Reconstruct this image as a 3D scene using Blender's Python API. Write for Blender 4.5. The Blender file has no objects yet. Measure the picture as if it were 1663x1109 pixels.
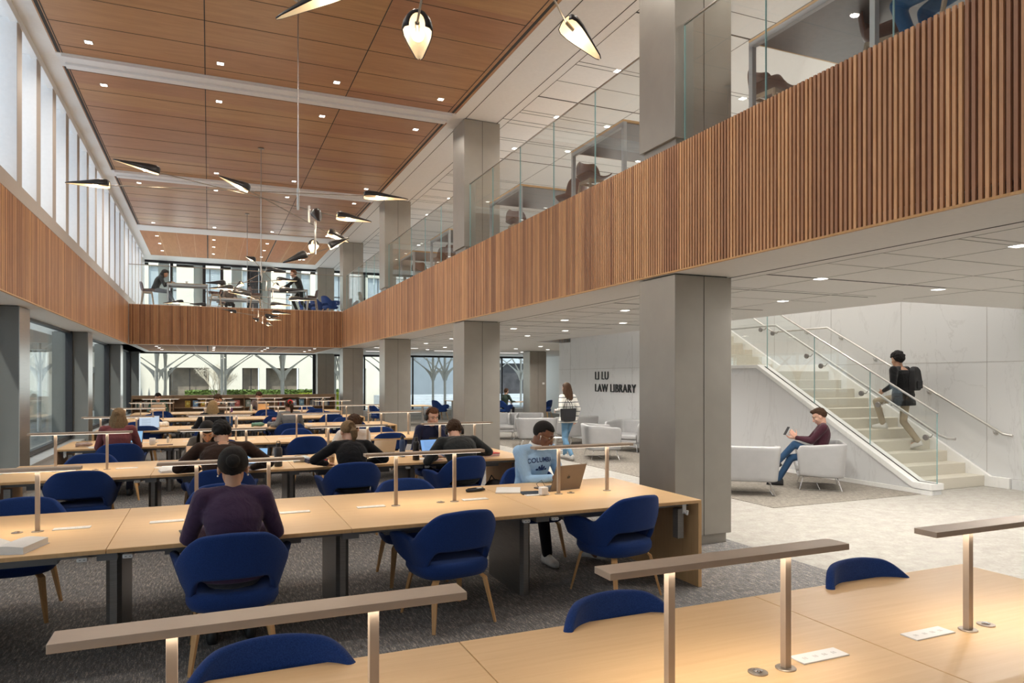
import bpy, bmesh, math, random
from mathutils import Vector, Matrix, Euler, noise
random.seed(7)
R = math.radians
PI = math.pi
SC = bpy.context.scene
COL = SC.collection
# ---------------------------------------------------------------- camera
cam_d = bpy.data.cameras.new('camera')
cam_d.sensor_fit = 'HORIZONTAL'
cam_d.sensor_width = 36.0
cam_d.lens = 1148.0 / 1663.0 * 36.0
cam_d.shift_x = 0.0
cam_d.shift_y = 59.5 / 1663.0
cam_d.clip_start = 0.05
cam_d.clip_end = 400
cam = bpy.data.objects.new('camera', cam_d)
COL.objects.link(cam)
cam.location = (0, 0, 1.765)
cam.rotation_euler = (R(90), 0, R(-23.2))
SC.camera = cam
# ---------------------------------------------------------------- world, sun, exposure
W = bpy.data.worlds.new('sky')
SC.world = W
W.use_nodes = True
wn = W.node_tree
wn.nodes.clear()
wo = wn.nodes.new('ShaderNodeOutputWorld')
wb = wn.nodes.new('ShaderNodeBackground')
wb.inputs['Color'].default_value = (0.80, 0.90, 1.0, 1)
wb.inputs['Strength'].default_value = 2.2
wn.links.new(wb.outputs[0], wo.inputs['Surface'])
sun_d = bpy.data.lights.new('sun', 'SUN')
sun_d.energy = 3.4
sun_d.angle = R(1.5)
sun_d.color = (1.0, 0.93, 0.82)
sun = bpy.data.objects.new('sun', sun_d)
COL.objects.link(sun)
sun.rotation_euler = (R(48), 0, R(-20))
SC.view_settings.view_transform = 'Standard'
SC.view_settings.look = 'None'
SC.view_settings.exposure = -0.20
SC.view_settings.gamma = 1.0
SC.view_settings.use_curve_mapping = False
try:
    SC.cycles.max_bounces = 8
    SC.cycles.diffuse_bounces = 4
    SC.cycles.transparent_max_bounces = 16
    SC.cycles.sample_clamp_indirect = 6.0
    SC.cycles.use_light_tree = True
except Exception:
    pass


LIGHT_GAIN = 0.55   # all fixtures dim together


def area_light(name, loc, size, energy, color, rot=(0, 0, 0), size_y=None, spread=180, parent=None, shape=None):
    d = bpy.data.lights.new(name, 'AREA')
    d.energy = energy * LIGHT_GAIN
    d.color = color
    d.size = size
    if size_y:
        d.shape = 'RECTANGLE'
        d.size_y = size_y
    if shape:
        d.shape = shape
    d.spread = R(spread)
    o = bpy.data.objects.new(name, d)
    COL.objects.link(o)
    o.location = loc
    o.rotation_euler = rot
    if parent:
        o.parent = parent
    return o


# daylight entering through the glazing: one large light just outside each window wall
area_light('daylight_far_window', (1.0, 34.2, 2.0), 7.5, 170, (0.93, 0.97, 1.0), (R(-90), 0, 0), 2.6)
area_light('daylight_far_window', (12.0, 34.2, 2.0), 14, 320, (0.93, 0.97, 1.0), (R(-90), 0, 0), 2.6)
area_light('daylight_gallery_window', (1.0, 34.2, 5.7), 8, 300, (0.93, 0.97, 1.0), (R(-90), 0, 0), 2.6)
area_light('courtyard_bounce_fill', (1.0, 33.4, .5), 7.0, 170, (1.0, 0.96, 0.9), (R(-128), 0, 0), 1.0)  # added uplight to brighten the gallery soffit, imitating bounce off the paving
area_light('daylight_clerestory', (-3.35, 12.5, 5.6), 2.4, 1300, (0.72, 0.86, 1.0), (0, R(-90), 0), 34)
area_light('daylight_side_window', (-3.6, 16, 1.7), 2.4, 50, (0.85, 0.93, 1.0), (0, R(-90), 0), 26)
# ceiling fixtures of the bays behind and above the viewpoint
area_light('ceiling_light_bay', (1.0, 1.5, 6.5), 5.0, 60, (1.0, 0.94, 0.86), (0, 0, 0), 9.0)
area_light('ceiling_light_bay', (7.6, 3.0, 2.8), 4.0, 170, (1.0, 0.95, 0.88), (0, 0, 0), 8.0)


# ---------------------------------------------------------------- mesh collector
class MB:
    def __init__(self):
        self.v = []
        self.f = []
        self.m = []

    def add(self, vs, fs, m=0, M=None):
        b = len(self.v)
        if M is not None:
            vs = [M @ Vector(p) for p in vs]
        self.v += [tuple(p) for p in vs]
        for f in fs:
            self.f.append(tuple(i + b for i in f))
            self.m.append(m)
        return self

    def box(self, x0, x1, y0, y1, z0, z1, m=0, M=None):
        vs = [(x0, y0, z0), (x1, y0, z0), (x1, y1, z0), (x0, y1, z0), (x0, y0, z1), (x1, y0, z1), (x1, y1, z1), (x0, y1, z1)]
        fs = [(0, 3, 2, 1), (4, 5, 6, 7), (0, 1, 5, 4), (1, 2, 6, 5), (2, 3, 7, 6), (3, 0, 4, 7)]
        return self.add(vs, fs, m, M)

    def loft(self, rings, m=0, cap=True, closed=True, M=None):
        n = len(rings[0])
        vs = [p for r in rings for p in r]
        fs = []
        for i in range(len(rings) - 1):
            for j in range(n if closed else n - 1):
                k = (j + 1) % n
                fs.append((i * n + j, i * n + k, (i + 1) * n + k, (i + 1) * n + j))
        if cap and closed:
            fs.append(tuple(range(n))[::-1])
            fs.append(tuple((len(rings) - 1) * n + j for j in range(n)))
        return self.add(vs, fs, m, M)

    def lathe(self, prof, n=20, m=0, M=None, cap=True):
        rings = []
        for r, z in prof:
            r = max(r, 1e-4)
            rings.append([(r * math.cos(2 * PI * j / n), r * math.sin(2 * PI * j / n), z) for j in range(n)])
        return self.loft(rings, m, cap, True, M)

    def tube(self, pts, r, n=8, m=0, M=None, r2=None, sq=False):
        pts = [Vector(p) for p in pts]
        rings = []
        up = Vector((0, 0, 1))
        for i, p in enumerate(pts):
            a = pts[max(i - 1, 0)]
            b = pts[min(i + 1, len(pts) - 1)]
            d = (b - a)
            d = d.normalized() if d.length > 1e-9 else Vector((0, 0, 1))
            u = up if abs(d.dot(up)) < 0.95 else Vector((0, 1, 0))
            x = u.cross(d).normalized()
            y = d.cross(x).normalized()
            if isinstance(r, (list, tuple)):
                rr = r[i]
            else:
                rr = r if r2 is None else r + (r2 - r) * i / (len(pts) - 1)
            rings.append([tuple(p + (x * math.cos(2 * PI * (j + .5) / n) + y * math.sin(2 * PI * (j + .5) / n)) * rr) for j in range(n)])
        return self.loft(rings, m, True, True, M)

    def prism(self, poly, z0, z1, m=0, M=None):
        n = len(poly)
        return self.loft([[(x, y, z0) for x, y in poly], [(x, y, z1) for x, y in poly]], m, True, True, M)

    def ell(self, c, r, m=0, M=None, nu=16, nv=10, rot=None):
        vs = []
        for i in range(nv + 1):
            t = PI * i / nv
            rr = max(math.sin(t), 1e-3)
            for j in range(nu):
                a = 2 * PI * j / nu
                p = Vector((r[0] * rr * math.cos(a), r[1] * rr * math.sin(a), -r[2] * math.cos(t)))
                if rot is not None:
                    p = rot @ p
                vs.append(tuple(p + Vector(c)))
        rings = [vs[i * nu:(i + 1) * nu] for i in range(nv + 1)]
        return self.loft(rings, m, True, True, M)

    def cone(self, p0, p1, r0, r1, m=0, n=14, M=None):
        """capsule with two radii"""
        p0 = Vector(p0); p1 = Vector(p1)
        d = p1 - p0
        L = d.length
        d = d.normalized() if L > 1e-9 else Vector((0, 0, 1))
        u = Vector((0, 0, 1)) if abs(d.z) < 0.95 else Vector((0, 1, 0))
        x = u.cross(d).normalized(); y = d.cross(x)
        rings = []
        for k in (-90, -60, -30, 0):
            a = R(k)
            rings.append((p0 + d * math.sin(a) * r0, max(r0 * math.cos(a), 1e-3)))
        for k in (0, 30, 60, 90):
            a = R(k)
            rings.append((p1 + d * math.sin(a) * r1, max(r1 * math.cos(a), 1e-3)))
        rr = [[tuple(c + (x * math.cos(2 * PI * j / n) + y * math.sin(2 * PI * j / n)) * q) for j in range(n)] for c, q in rings]
        return self.loft(rr, m, True, True, M)

    def build(self, name, mats, parent=None, smooth=False, bevel=0, link=True):
        me = bpy.data.meshes.new(name)
        me.from_pydata(self.v, [], self.f)
        if not isinstance(mats, (list, tuple)):
            mats = [mats]
        for mt in mats:
            me.materials.append(mt)
        me.polygons.foreach_set('material_index', self.m)
        me.polygons.foreach_set('use_smooth', [smooth] * len(self.f))
        me.update()
        bm = bmesh.new(); bm.from_mesh(me)
        bmesh.ops.recalc_face_normals(bm, faces=bm.faces)
        bm.to_mesh(me); bm.free()
        o = bpy.data.objects.new(name, me)
        if link:
            COL.objects.link(o)
        if parent:
            o.parent = parent
        if bevel:
            b = o.modifiers.new('bevel', 'BEVEL'); b.width = bevel; b.segments = 2; b.limit_method = 'ANGLE'
        return o


def auto_smooth(o, ang=40):
    me = o.data
    me.polygons.foreach_set('use_smooth', [True] * len(me.polygons))
    bm = bmesh.new(); bm.from_mesh(me)
    for e in bm.edges:
        if len(e.link_faces) == 2 and e.calc_face_angle(0) > R(ang):
            e.smooth = False
    bm.to_mesh(me); bm.free()
    return o


def bake(o, smooth=True):
    bpy.context.view_layer.update()
    dg = bpy.context.evaluated_depsgraph_get()
    me = bpy.data.meshes.new_from_object(o.evaluated_get(dg))
    o.modifiers.clear()
    o.data = me
    if smooth:
        me.polygons.foreach_set('use_smooth', [True] * len(me.polygons))
    return o


def tag(o, label, cat, group=None, kind=None):
    if len(label.replace('-', ' ').split()) > 16: print('LONG', len(label.split()), label)
    o['label'] = label
    o['category'] = cat
    if group:
        o['group'] = group
    if kind:
        o['kind'] = kind
    return o


def struct(o, label=None):
    o['kind'] = 'structure'
    if label:
        o['label'] = label
    return o


def empty(name, loc=(0, 0, 0), rz=0):
    o = bpy.data.objects.new(name, None)
    COL.objects.link(o)
    o.location = loc
    o.rotation_euler = (0, 0, rz)
    o.empty_display_size = 0.1
    return o


def copy_tree(o, loc=None, rz=None, parent=None, kids=None):
    c = o.copy()
    COL.objects.link(c)
    if parent:
        c.parent = parent
    if loc is not None:
        c.location = loc
    if rz is not None:
        c.rotation_euler = (0, 0, rz)
    for ch in list(o.children):
        copy_tree(ch, parent=c)
    return c


# ---------------------------------------------------------------- materials
def _nt(name):
    m = bpy.data.materials.new(name)
    m.use_nodes = True
    nt = m.node_tree
    nt.nodes.clear()
    out = nt.nodes.new('ShaderNodeOutputMaterial')
    b = nt.nodes.new('ShaderNodeBsdfPrincipled')
    nt.links.new(b.outputs[0], out.inputs['Surface'])
    return m, nt, b, out


def N(nt, t, **k):
    n = nt.nodes.new(t)
    for a, v in k.items():
        setattr(n, a, v)
    return n


def coords(nt, scale=(1, 1, 1)):
    tc = N(nt, 'ShaderNodeTexCoord')
    mp = N(nt, 'ShaderNodeMapping')
    mp.inputs['Scale'].default_value = scale
    nt.links.new(tc.outputs['Object'], mp.inputs['Vector'])
    return mp.outputs['Vector']


def ramp(nt, fac, stops):
    r = N(nt, 'ShaderNodeValToRGB')
    e = r.color_ramp.elements
    e[0].position = stops[0][0]; e[0].color = (*stops[0][1], 1)
    e[1].position = stops[-1][0]; e[1].color = (*stops[-1][1], 1)
    for p, c in stops[1:-1]:
        x = e.new(p); x.color = (*c, 1)
    nt.links.new(fac, r.inputs['Fac'])
    return r.outputs['Color']


def flat(name, col, rough=0.5, metal=0.0, noise_amt=0.06, scale=20, bump=0.0, bscale=80, emis=None, spec=0.5, sheen=0):
    m, nt, b, out = _nt(name)
    v = coords(nt)
    n = N(nt, 'ShaderNodeTexNoise'); n.inputs['Scale'].default_value = scale; n.inputs['Detail'].default_value = 4
    nt.links.new(v, n.inputs['Vector'])
    lo = tuple(c * (1 - noise_amt) for c in col); hi = tuple(min(1, c * (1 + noise_amt)) for c in col)
    nt.links.new(ramp(nt, n.outputs['Fac'], [(0.3, lo), (0.7, hi)]), b.inputs['Base Color'])
    b.inputs['Roughness'].default_value = rough
    b.inputs['Metallic'].default_value = metal
    b.inputs['Specular IOR Level'].default_value = spec
    if sheen:
        b.inputs['Sheen Weight'].default_value = sheen
        b.inputs['Sheen Roughness'].default_value = 0.5
    if bump:
        n2 = N(nt, 'ShaderNodeTexNoise'); n2.inputs['Scale'].default_value = bscale; n2.inputs['Detail'].default_value = 3
        nt.links.new(v, n2.inputs['Vector'])
        bp = N(nt, 'ShaderNodeBump'); bp.inputs['Strength'].default_value = bump; bp.inputs['Distance'].default_value = 0.01
        nt.links.new(n2.outputs['Fac'], bp.inputs['Height'])
        nt.links.new(bp.outputs[0], b.inputs['Normal'])
    if emis:
        b.inputs['Emission Color'].default_value = (*emis[0], 1)
        b.inputs['Emission Strength'].default_value = emis[1]
    return m


def wood(name, c1, c2, grain=(1, 1, 12), rough=0.45, amt=1.0, board=None, wobble=1.0):
    """stretched-noise grain; grain scale small along the fibre. board=(axis, pitch, variation)"""
    m, nt, b, out = _nt(name)
    v = coords(nt, grain)
    n = N(nt, 'ShaderNodeTexNoise'); n.inputs['Scale'].default_value = 3.0; n.inputs['Detail'].default_value = 8; n.inputs['Roughness'].default_value = 0.65
    n.inputs['Distortion'].default_value = wobble
    nt.links.new(v, n.inputs['Vector'])
    col = ramp(nt, n.outputs['Fac'], [(0.25, c1), (0.75, c2)])
    if board:
        tc = N(nt, 'ShaderNodeTexCoord'); sp = N(nt, 'ShaderNodeSeparateXYZ')
        nt.links.new(tc.outputs['Object'], sp.inputs[0])
        vals = []
        for ax, pitch in board[0]:
            d = N(nt, 'ShaderNodeMath', operation='DIVIDE'); d.inputs[1].default_value = pitch
            nt.links.new(sp.outputs[ax], d.inputs[0])
            fl = N(nt, 'ShaderNodeMath', operation='FLOOR'); nt.links.new(d.outputs[0], fl.inputs[0])
            vals.append(fl.outputs[0])
        cx = N(nt, 'ShaderNodeCombineXYZ')
        for i, q in enumerate(vals):
            nt.links.new(q, cx.inputs[i])
        wnz = N(nt, 'ShaderNodeTexWhiteNoise'); nt.links.new(cx.outputs[0], wnz.inputs['Vector'])
        hs = N(nt, 'ShaderNodeHueSaturation')
        mr = N(nt, 'ShaderNodeMapRange'); mr.inputs['To Min'].default_value = 1 - board[1]; mr.inputs['To Max'].default_value = 1 + board[1]
        nt.links.new(wnz.outputs['Value'], mr.inputs['Value'])
        nt.links.new(mr.outputs[0], hs.inputs['Value'])
        mr2 = N(nt, 'ShaderNodeMapRange'); mr2.inputs['To Min'].default_value = 0.490; mr2.inputs['To Max'].default_value = 0.507
        nt.links.new(wnz.outputs['Value'], mr2.inputs['Value'])
        nt.links.new(mr2.outputs[0], hs.inputs['Hue'])
        nt.links.new(col, hs.inputs['Color'])
        col = hs.outputs[0]
    nt.links.new(col, b.inputs['Base Color'])
    b.inputs['Roughness'].default_value = rough
    b.inputs['Specular IOR Level'].default_value = 0.4
    return m


def marble(name, col, vein, seed=0.0, amt=0.5):
    m, nt, b, out = _nt(name)
    v = coords(nt, (1, 1, 0.35))
    n = N(nt, 'ShaderNodeTexNoise'); n.inputs['Scale'].default_value = 1.1; n.inputs['Detail'].default_value = 9; n.inputs['Distortion'].default_value = 1.2; n.inputs['Roughness'].default_value = .6
    nt.links.new(v, n.inputs['Vector'])
    vein_c = ramp(nt, n.outputs['Fac'], [(0.0, (0, 0, 0)), (0.487, (0, 0, 0)), (0.5, (1, 1, 1)), (0.512, (0, 0, 0)), (1.0, (0, 0, 0))])
    n2 = N(nt, 'ShaderNodeTexNoise'); n2.inputs['Scale'].default_value = .8; n2.inputs['Detail'].default_value = 3
    nt.links.new(v, n2.inputs['Vector'])
    mm = N(nt, 'ShaderNodeMath', operation='MULTIPLY'); nt.links.new(vein_c, mm.inputs[0]); nt.links.new(n2.outputs['Fac'], mm.inputs[1])
    mm2 = N(nt, 'ShaderNodeMath', operation='MULTIPLY'); nt.links.new(mm.outputs[0], mm2.inputs[0]); mm2.inputs[1].default_value = amt
    mx = N(nt, 'ShaderNodeMix', data_type='RGBA')
    nt.links.new(mm2.outputs[0], mx.inputs[0])
    mx.inputs[6].default_value = (*col, 1); mx.inputs[7].default_value = (*vein, 1)
    nt.links.new(mx.outputs[2], b.inputs['Base Color'])
    b.inputs['Roughness'].default_value = 0.38
    return m


def carpet(name, cols, streak=(14, 3, 1), s2=160):
    m, nt, b, out = _nt(name)
    v = coords(nt, streak)
    n = N(nt, 'ShaderNodeTexNoise'); n.inputs['Scale'].default_value = 2.0; n.inputs['Detail'].default_value = 6; n.inputs['Roughness'].default_value = 0.8
    nt.links.new(v, n.inputs['Vector'])
    v2 = coords(nt, (1, .45, 1))
    n2 = N(nt, 'ShaderNodeTexNoise'); n2.inputs['Scale'].default_value = s2; n2.inputs['Detail'].default_value = 2
    nt.links.new(v2, n2.inputs['Vector'])
    mx = N(nt, 'ShaderNodeMix', data_type='FLOAT'); mx.inputs[0].default_value = 0.30
    nt.links.new(n.outputs['Fac'], mx.inputs[2]); nt.links.new(n2.outputs['Fac'], mx.inputs[3])
    nt.links.new(ramp(nt, mx.outputs[0], cols), b.inputs['Base Color'])
    b.inputs['Roughness'].default_value = 0.95
    b.inputs['Specular IOR Level'].default_value = 0.1
    bp = N(nt, 'ShaderNodeBump'); bp.inputs['Strength'].default_value = .35; bp.inputs['Distance'].default_value = 0.006
    nt.links.new(n2.outputs['Fac'], bp.inputs['Height']); nt.links.new(bp.outputs[0], b.inputs['Normal'])
    return m


def glass(name, tint=(0.93, 0.97, 0.96), refl=0.08, rough=0.0):
    m, nt, b, out = _nt(name)
    nt.nodes.remove(b)
    tr = N(nt, 'ShaderNodeBsdfTransparent'); tr.inputs[0].default_value = (*tint, 1)
    gl = N(nt, 'ShaderNodeBsdfGlossy'); gl.inputs['Roughness'].default_value = rough
    lw = N(nt, 'ShaderNodeLayerWeight'); lw.inputs['Blend'].default_value = 0.25
    mr = N(nt, 'ShaderNodeMapRange'); mr.inputs['To Min'].default_value = refl * .5; mr.inputs['To Max'].default_value = min(1, refl * 6)
    nt.links.new(lw.outputs['Fresnel'], mr.inputs['Value'])
    mx = N(nt, 'ShaderNodeMixShader')
    nt.links.new(mr.outputs[0], mx.inputs[0]); nt.links.new(tr.outputs[0], mx.inputs[1]); nt.links.new(gl.outputs[0], mx.inputs[2])
    nt.links.new(mx.outputs[0], out.inputs['Surface'])
    return m


def brushed(name, col, rough=0.35, metal=0.85, sc=(2, 2, 60), spread=.12):
    m, nt, b, out = _nt(name)
    v = coords(nt, sc)
    n = N(nt, 'ShaderNodeTexNoise'); n.inputs['Scale'].default_value = 4; n.inputs['Detail'].default_value = 5
    nt.links.new(v, n.inputs['Vector'])
    nt.links.new(ramp(nt, n.outputs['Fac'], [(0.3, tuple(c * (1 - spread) for c in col)), (0.7, tuple(min(1, c * (1 + spread)) for c in col))]), b.inputs['Base Color'])
    b.inputs['Roughness'].default_value = rough
    b.inputs['Metallic'].default_value = metal
    return m


def emit(name, col, s):
    m, nt, b, out = _nt(name)
    nt.nodes.remove(b)
    e = N(nt, 'ShaderNodeEmission'); e.inputs[0].default_value = (*col, 1); e.inputs[1].default_value = s
    nt.links.new(e.outputs[0], out.inputs['Surface'])
    return m


MT = {}
MT['white'] = flat('white_paint', (0.80, 0.78, 0.75), 0.6, noise_amt=0.02)
MT['white_ceiling'] = flat('white_ceiling', (0.84, 0.82, 0.79), 0.7, noise_amt=0.02)
MT['trimwhite'] = flat('trim_white', (0.82, 0.81, 0.80), 0.5, noise_amt=0.02)
MT['beige_trim_fin_shade'] = flat('beige_trim_fin_shade', (0.48, 0.42, 0.37), 0.5, noise_amt=0.02)
MT['groove'] = flat('dark_groove', (0.06, 0.055, 0.05), 0.9)
MT['soft_groove'] = flat('grey_groove', (0.42, 0.40, 0.38), 0.9)
MT['slat'] = wood('oak_slat', (0.43, 0.215, 0.105), (0.62, 0.35, 0.19), (3, 3, .5), 0.5, board=(((0, .042), (1, .042)), 0.34))
MT['slatback'] = flat('slat_backing', (0.12, 0.055, 0.025), 0.8)
MT['woodceil'] = wood('wood_ceiling', (0.36, 0.18, 0.08), (0.50, 0.27, 0.13), (.35, 3.4, 1), 0.36, board=(((0, 2.2), (1, .8025)), 0.10))
MT['woodceil2'] = wood('wood_ceiling_planks', (0.44, 0.23, 0.11), (0.55, 0.30, 0.15), (3.4, .35, 1), 0.85, board=(((0, .54), (1, 50)), 0.05))
MT['column'] = brushed('column_metal', (0.36, 0.338, 0.30), 0.42, 0.55, (1, 1, 1), .04)
MT['pier'] = flat('pier_grey', (0.15, 0.155, 0.152), .5, .2, .03, 3)
MT['piermetal'] = brushed('pier_metal', (0.38, 0.355, 0.33), .3, .85, (1, 1, 30), .06)
MT['table'] = wood('maple_top', (0.68, 0.44, 0.215), (0.76, 0.52, 0.28), (.6, 14, 4), 0.38, wobble=.3)
MT['tableedge'] = wood('maple_edge', (0.55, 0.33, 0.15), (0.66, 0.42, 0.21), (8, 8, .6), 0.45)
MT['greymetal'] = flat('grey_metal', (0.17, 0.17, 0.175), 0.4, 0.5)
MT['legmetal'] = brushed('leg_metal', (0.27, 0.26, 0.25), 0.35, .75, (2, 2, 40))
MT['lampmetal'] = flat('champagne_metal', (0.45, 0.365, 0.29), 0.38, 0.35, .03)
MT['lampmetal_dark'] = flat('base_metal', (0.35, 0.30, 0.25), 0.35, 0.8, .03)
MT['blue'] = flat('blue_wool', (0.015, 0.042, 0.165), 0.95, noise_amt=.28, scale=260, bump=.3, bscale=500, spec=.1, sheen=.12)
MT['oak'] = wood('oak_leg', (0.50, 0.27, 0.10), (0.64, 0.38, 0.17), (10, 10, 1), 0.45)
MT['carpet'] = carpet('dark_carpet', [(0.36, (0.06, 0.054, 0.048)), (0.45, (0.17, 0.152, 0.132)), (0.50, (0.15, 0.162, 0.185)), (0.55, (0.29, 0.26, 0.225)), (0.64, (0.62, 0.56, 0.49))], (34, 5, 1))
MT['carpet2'] = carpet('lounge_carpet', [(0.38, (0.13, 0.115, 0.095)), (0.5, (0.23, 0.205, 0.175)), (0.63, (0.42, 0.38, 0.33))], (30, 5, 1))
MT['lightfloor'] = carpet('pale_floor', [(0.35, (0.30, 0.28, 0.25)), (0.5, (0.365, 0.345, 0.31)), (0.65, (0.44, 0.42, 0.38))], (3, 3, 1), 60)
MT['marble'] = marble('white_marble', (0.63, 0.63, 0.625), (0.38, 0.37, 0.36))
MT['marble2'] = marble('white_marble_cap', (0.80, 0.79, 0.76), (0.5, 0.49, 0.47), amt=.3)
MT['terrazzo'] = flat('terrazzo', (0.62, 0.58, 0.49), 0.5, noise_amt=.16, scale=120)
MT['steel'] = brushed('satin_steel', (0.52, 0.50, 0.475), 0.28, 0.95, (30, 3, 3))
MT['darksteel'] = brushed('bracket_steel', (0.30, 0.28, 0.26), .35, .9, (30, 3, 3))
MT['chrome'] = flat('chrome', (0.75, 0.75, 0.76), 0.12, 1.0, .01)
MT['glass'] = glass('clear_glass', (0.97, 0.985, 0.98), 0.04)
MT['winglass'] = glass('window_glass', (0.93, 0.97, 0.97), 0.05)
MT['glassedge'] = flat('glass_edge', (0.25, 0.42, 0.42), 0.15, 0, .02)
MT['black'] = flat('black_metal', (0.02, 0.02, 0.022), 0.35, .4)
MT['darkframe'] = flat('dark_frame', (0.035, 0.035, 0.04), 0.4, .5)
MT['greyleather'] = flat('grey_leather', (0.40, 0.395, 0.39), 0.42, 0, .03, 8, .05, 90)
MT['brownleather'] = flat('brown_leather', (0.085, 0.035, 0.025), 0.4, 0, .1, 8, .05, 90)
MT['walnut'] = wood('walnut_leg', (0.30, 0.22, 0.15), (0.40, 0.30, 0.21), (10, 10, 1), 0.5)
MT['shelf'] = wood('shelf_wood', (0.34, 0.215, 0.12), (0.46, 0.30, 0.18), (1, 1, 8), 0.5)
MT['whiteplastic'] = flat('white_plastic', (0.80, 0.79, 0.77), 0.35, noise_amt=.01)
MT['paper'] = flat('paper', (0.80, 0.79, 0.76), 0.8, noise_amt=.02)
MT['papertext'] = flat('printed_page', (0.72, 0.71, 0.69), 0.8, noise_amt=.12, scale=400)
MT['downlight'] = emit('downlight_glow', (1.0, 0.95, 0.86), 8)
MT['bulb'] = emit('bulb_glow', (1.0, 0.84, 0.60), 8)
MT['lampglow'] = emit('lamp_glow', (1.0, 0.90, 0.76), 4)
MT['slotlight'] = emit('slot_glow', (1.0, 0.97, 0.92), 2.5)
MT['daypane'] = emit('daylight_pane', (0.74, 0.87, 1.0), 2.4)
# ================================================================ room shell
FAR = 32.9
# floor
struct(MB().box(-3.1, 16, -7, FAR + .1, -.1, 0).build('floor', MT['lightfloor']), 'pale stone-coloured floor of the circulation path')
struct(MB().box(-2.95, 5.2, -7, 27.9, 0.0, .006).build('floor_carpet', MT['carpet']), 'mottled dark grey and blue carpet under the reading tables')
struct(MB().box(7.05, 9.94, 7.42, 19.5, 0.0, .006).build('floor_carpet', MT['carpet2']), 'brown-grey streaked carpet under the lounge chairs')
struct(MB().box(5.2, 16, 23.3, FAR - .3, 0.0, .006).build('floor_carpet', MT['carpet2']), 'carpet under the far window tables')


def slats(name, length, axis, fixed, face, z0, z1, pitch=.042, w=.024, d=.020):
    """one band of vertical oak slats over a dark backing; axis 'y' runs along y at x=fixed facing 'face'"""
    mb = MB()
    a0, a1 = length
    n = int((a1 - a0) / pitch)
    for i in range(n):
        a = a0 + i * pitch + (pitch - w) / 2
        if axis == 'y':
            x0, x1 = sorted((fixed, fixed + face * d))
            mb.box(x0, x1, a, a + w, z0, z1, 0)
        else:
            y0, y1 = sorted((fixed, fixed + face * d))
            mb.box(a, a + w, y0, y1, z0, z1, 0)
    b = .03
    if axis == 'y':
        x0, x1 = sorted((fixed, fixed - face * b))
        mb.box(x0, x1, a0, a1, z0, z1 - .02, 1)
    else:
        y0, y1 = sorted((fixed, fixed - face * b))
        mb.box(a0, a1, y0, y1, z0, z1 - .02, 1)
    return mb.build(name, [MT['slat'], MT['slatback']])


BY = 25.6
struct(slats('wall_right_balcony', (-154 * .042, BY), 'y', 4.402, -1, 2.87, 4.15), 'oak-slatted balcony front on the right')
struct(slats('wall_left_balcony', (-154 * .042, BY), 'y', -2.392, 1, 2.87, 4.18), 'oak-slatted band on the left above the windows')
struct(slats('wall_far_balcony', (-56 * .042, 4.38), 'x', BY, -1, 2.87, 4.15), 'oak-slatted gallery front at the far end')
# slim wood lip under the slats
struct(MB().box(4.375, 4.42, -6.5, BY, 2.852, 2.868).box(-2.41, -2.365, -6.5, BY, 2.852, 2.868).box(-2.37, 4.38, BY - .025, BY + .02, 2.852, 2.868).build('trim_1', MT['oak']), 'thin oak lip under the slatted bands')

# left wall above band: sill strip, fins, head, cove
mb = MB()
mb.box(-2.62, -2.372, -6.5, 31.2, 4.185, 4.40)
mb.box(-3.1, -2.45, -6.5, 31.5, 6.60, 6.75, 1)
mb.box(-2.45, -2.36, -6.5, 31.5, 6.55, 6.75, 1)
struct(mb.build('trim_2', [MT['beige_trim_fin_shade'], MT['trimwhite']]), 'beige sill strip and white head of the left clerestory')
y = 11.367 - 1.182 * 15
k = 1
while y < 31:
    f = MB()
    f.box(-2.98, -2.379, y, y + .27, 4.40, 6.60).box(-2.379, -2.374, y, y + .27, 4.40, 6.60, 1)  # darker front face: dimmer room-side light put into the fin's colour
    ob = f.build('trim_fin', [MT['trimwhite'], MT['beige_trim_fin_shade']])
    struct(ob, 'white fin between two clerestory windows')
    y += 1.182
o = MB().box(-3.02, -3.0, -6.5, 31.3, 4.40, 6.60).build('window_1', MT['daypane']); struct(o, 'translucent clerestory glazing on the left')
struct(MB().box(-3.1, -2.4, -6.5, BY, 4.17, 4.185).box(-3.1, -2.45, 31.3, FAR, 4.15, 6.75).box(-3.12, -3.05, 31.3, FAR + .1, 2.85, 4.2).build('wall_left_upper', MT['trimwhite']))
# soffit strip under left band, out to the window line
struct(MB().box(-3.1, -2.392, -6.5, FAR, 2.85, 2.87).box(-3.1, -2.392, -6.5, FAR, 2.87, 4.17).build('wall_left_soffit', MT['trimwhite']), 'white soffit above the left windows')

# upper ceiling : white margins
mb = MB()
mb.box(-2.45, -2.12, -6.5, FAR, 6.67, 6.80)
mb.box(4.215, 16, -6.5, FAR, 6.67, 6.80)
mb.box(-2.12, 4.215, 31.55, FAR, 6.67, 6.80)
mb.box(-2.12, 4.215, -6.5, 31.55, 6.69, 6.80)
g = []
for x, w in ((4.45, .012), (5.09, .012), (5.26, .008)):
    g.append((x, x + w, -6, FAR))
for x in (7.2, 9.15, 11.1):
    g.append((x, x + .008, -6, FAR))
for kb in range(-2, 4):
    b = 12.335 + 6.55 * kb
    for dy, w in ((-2.685, .01), (-2.572, .01), (-1.927, .008), (-1.226, .03), (-.527, .01), (-.404, .01), (0, .012), (.17, .01), (.98, .012), (1.10, .01), (1.75, .008), (2.25, .03)):
        g.append((5.10 if dy in (0, .98) else 5.27, 15.5, b + dy, b + dy + w))
for (x0, x1, y0, y1) in g:
    mb.box(x0, x1, y0, y1, 6.667, 6.672, 1)
struct(mb.build('ceiling', [MT['white_ceiling'], MT['groove']]), 'white upper ceiling with thin dark joints')
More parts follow.
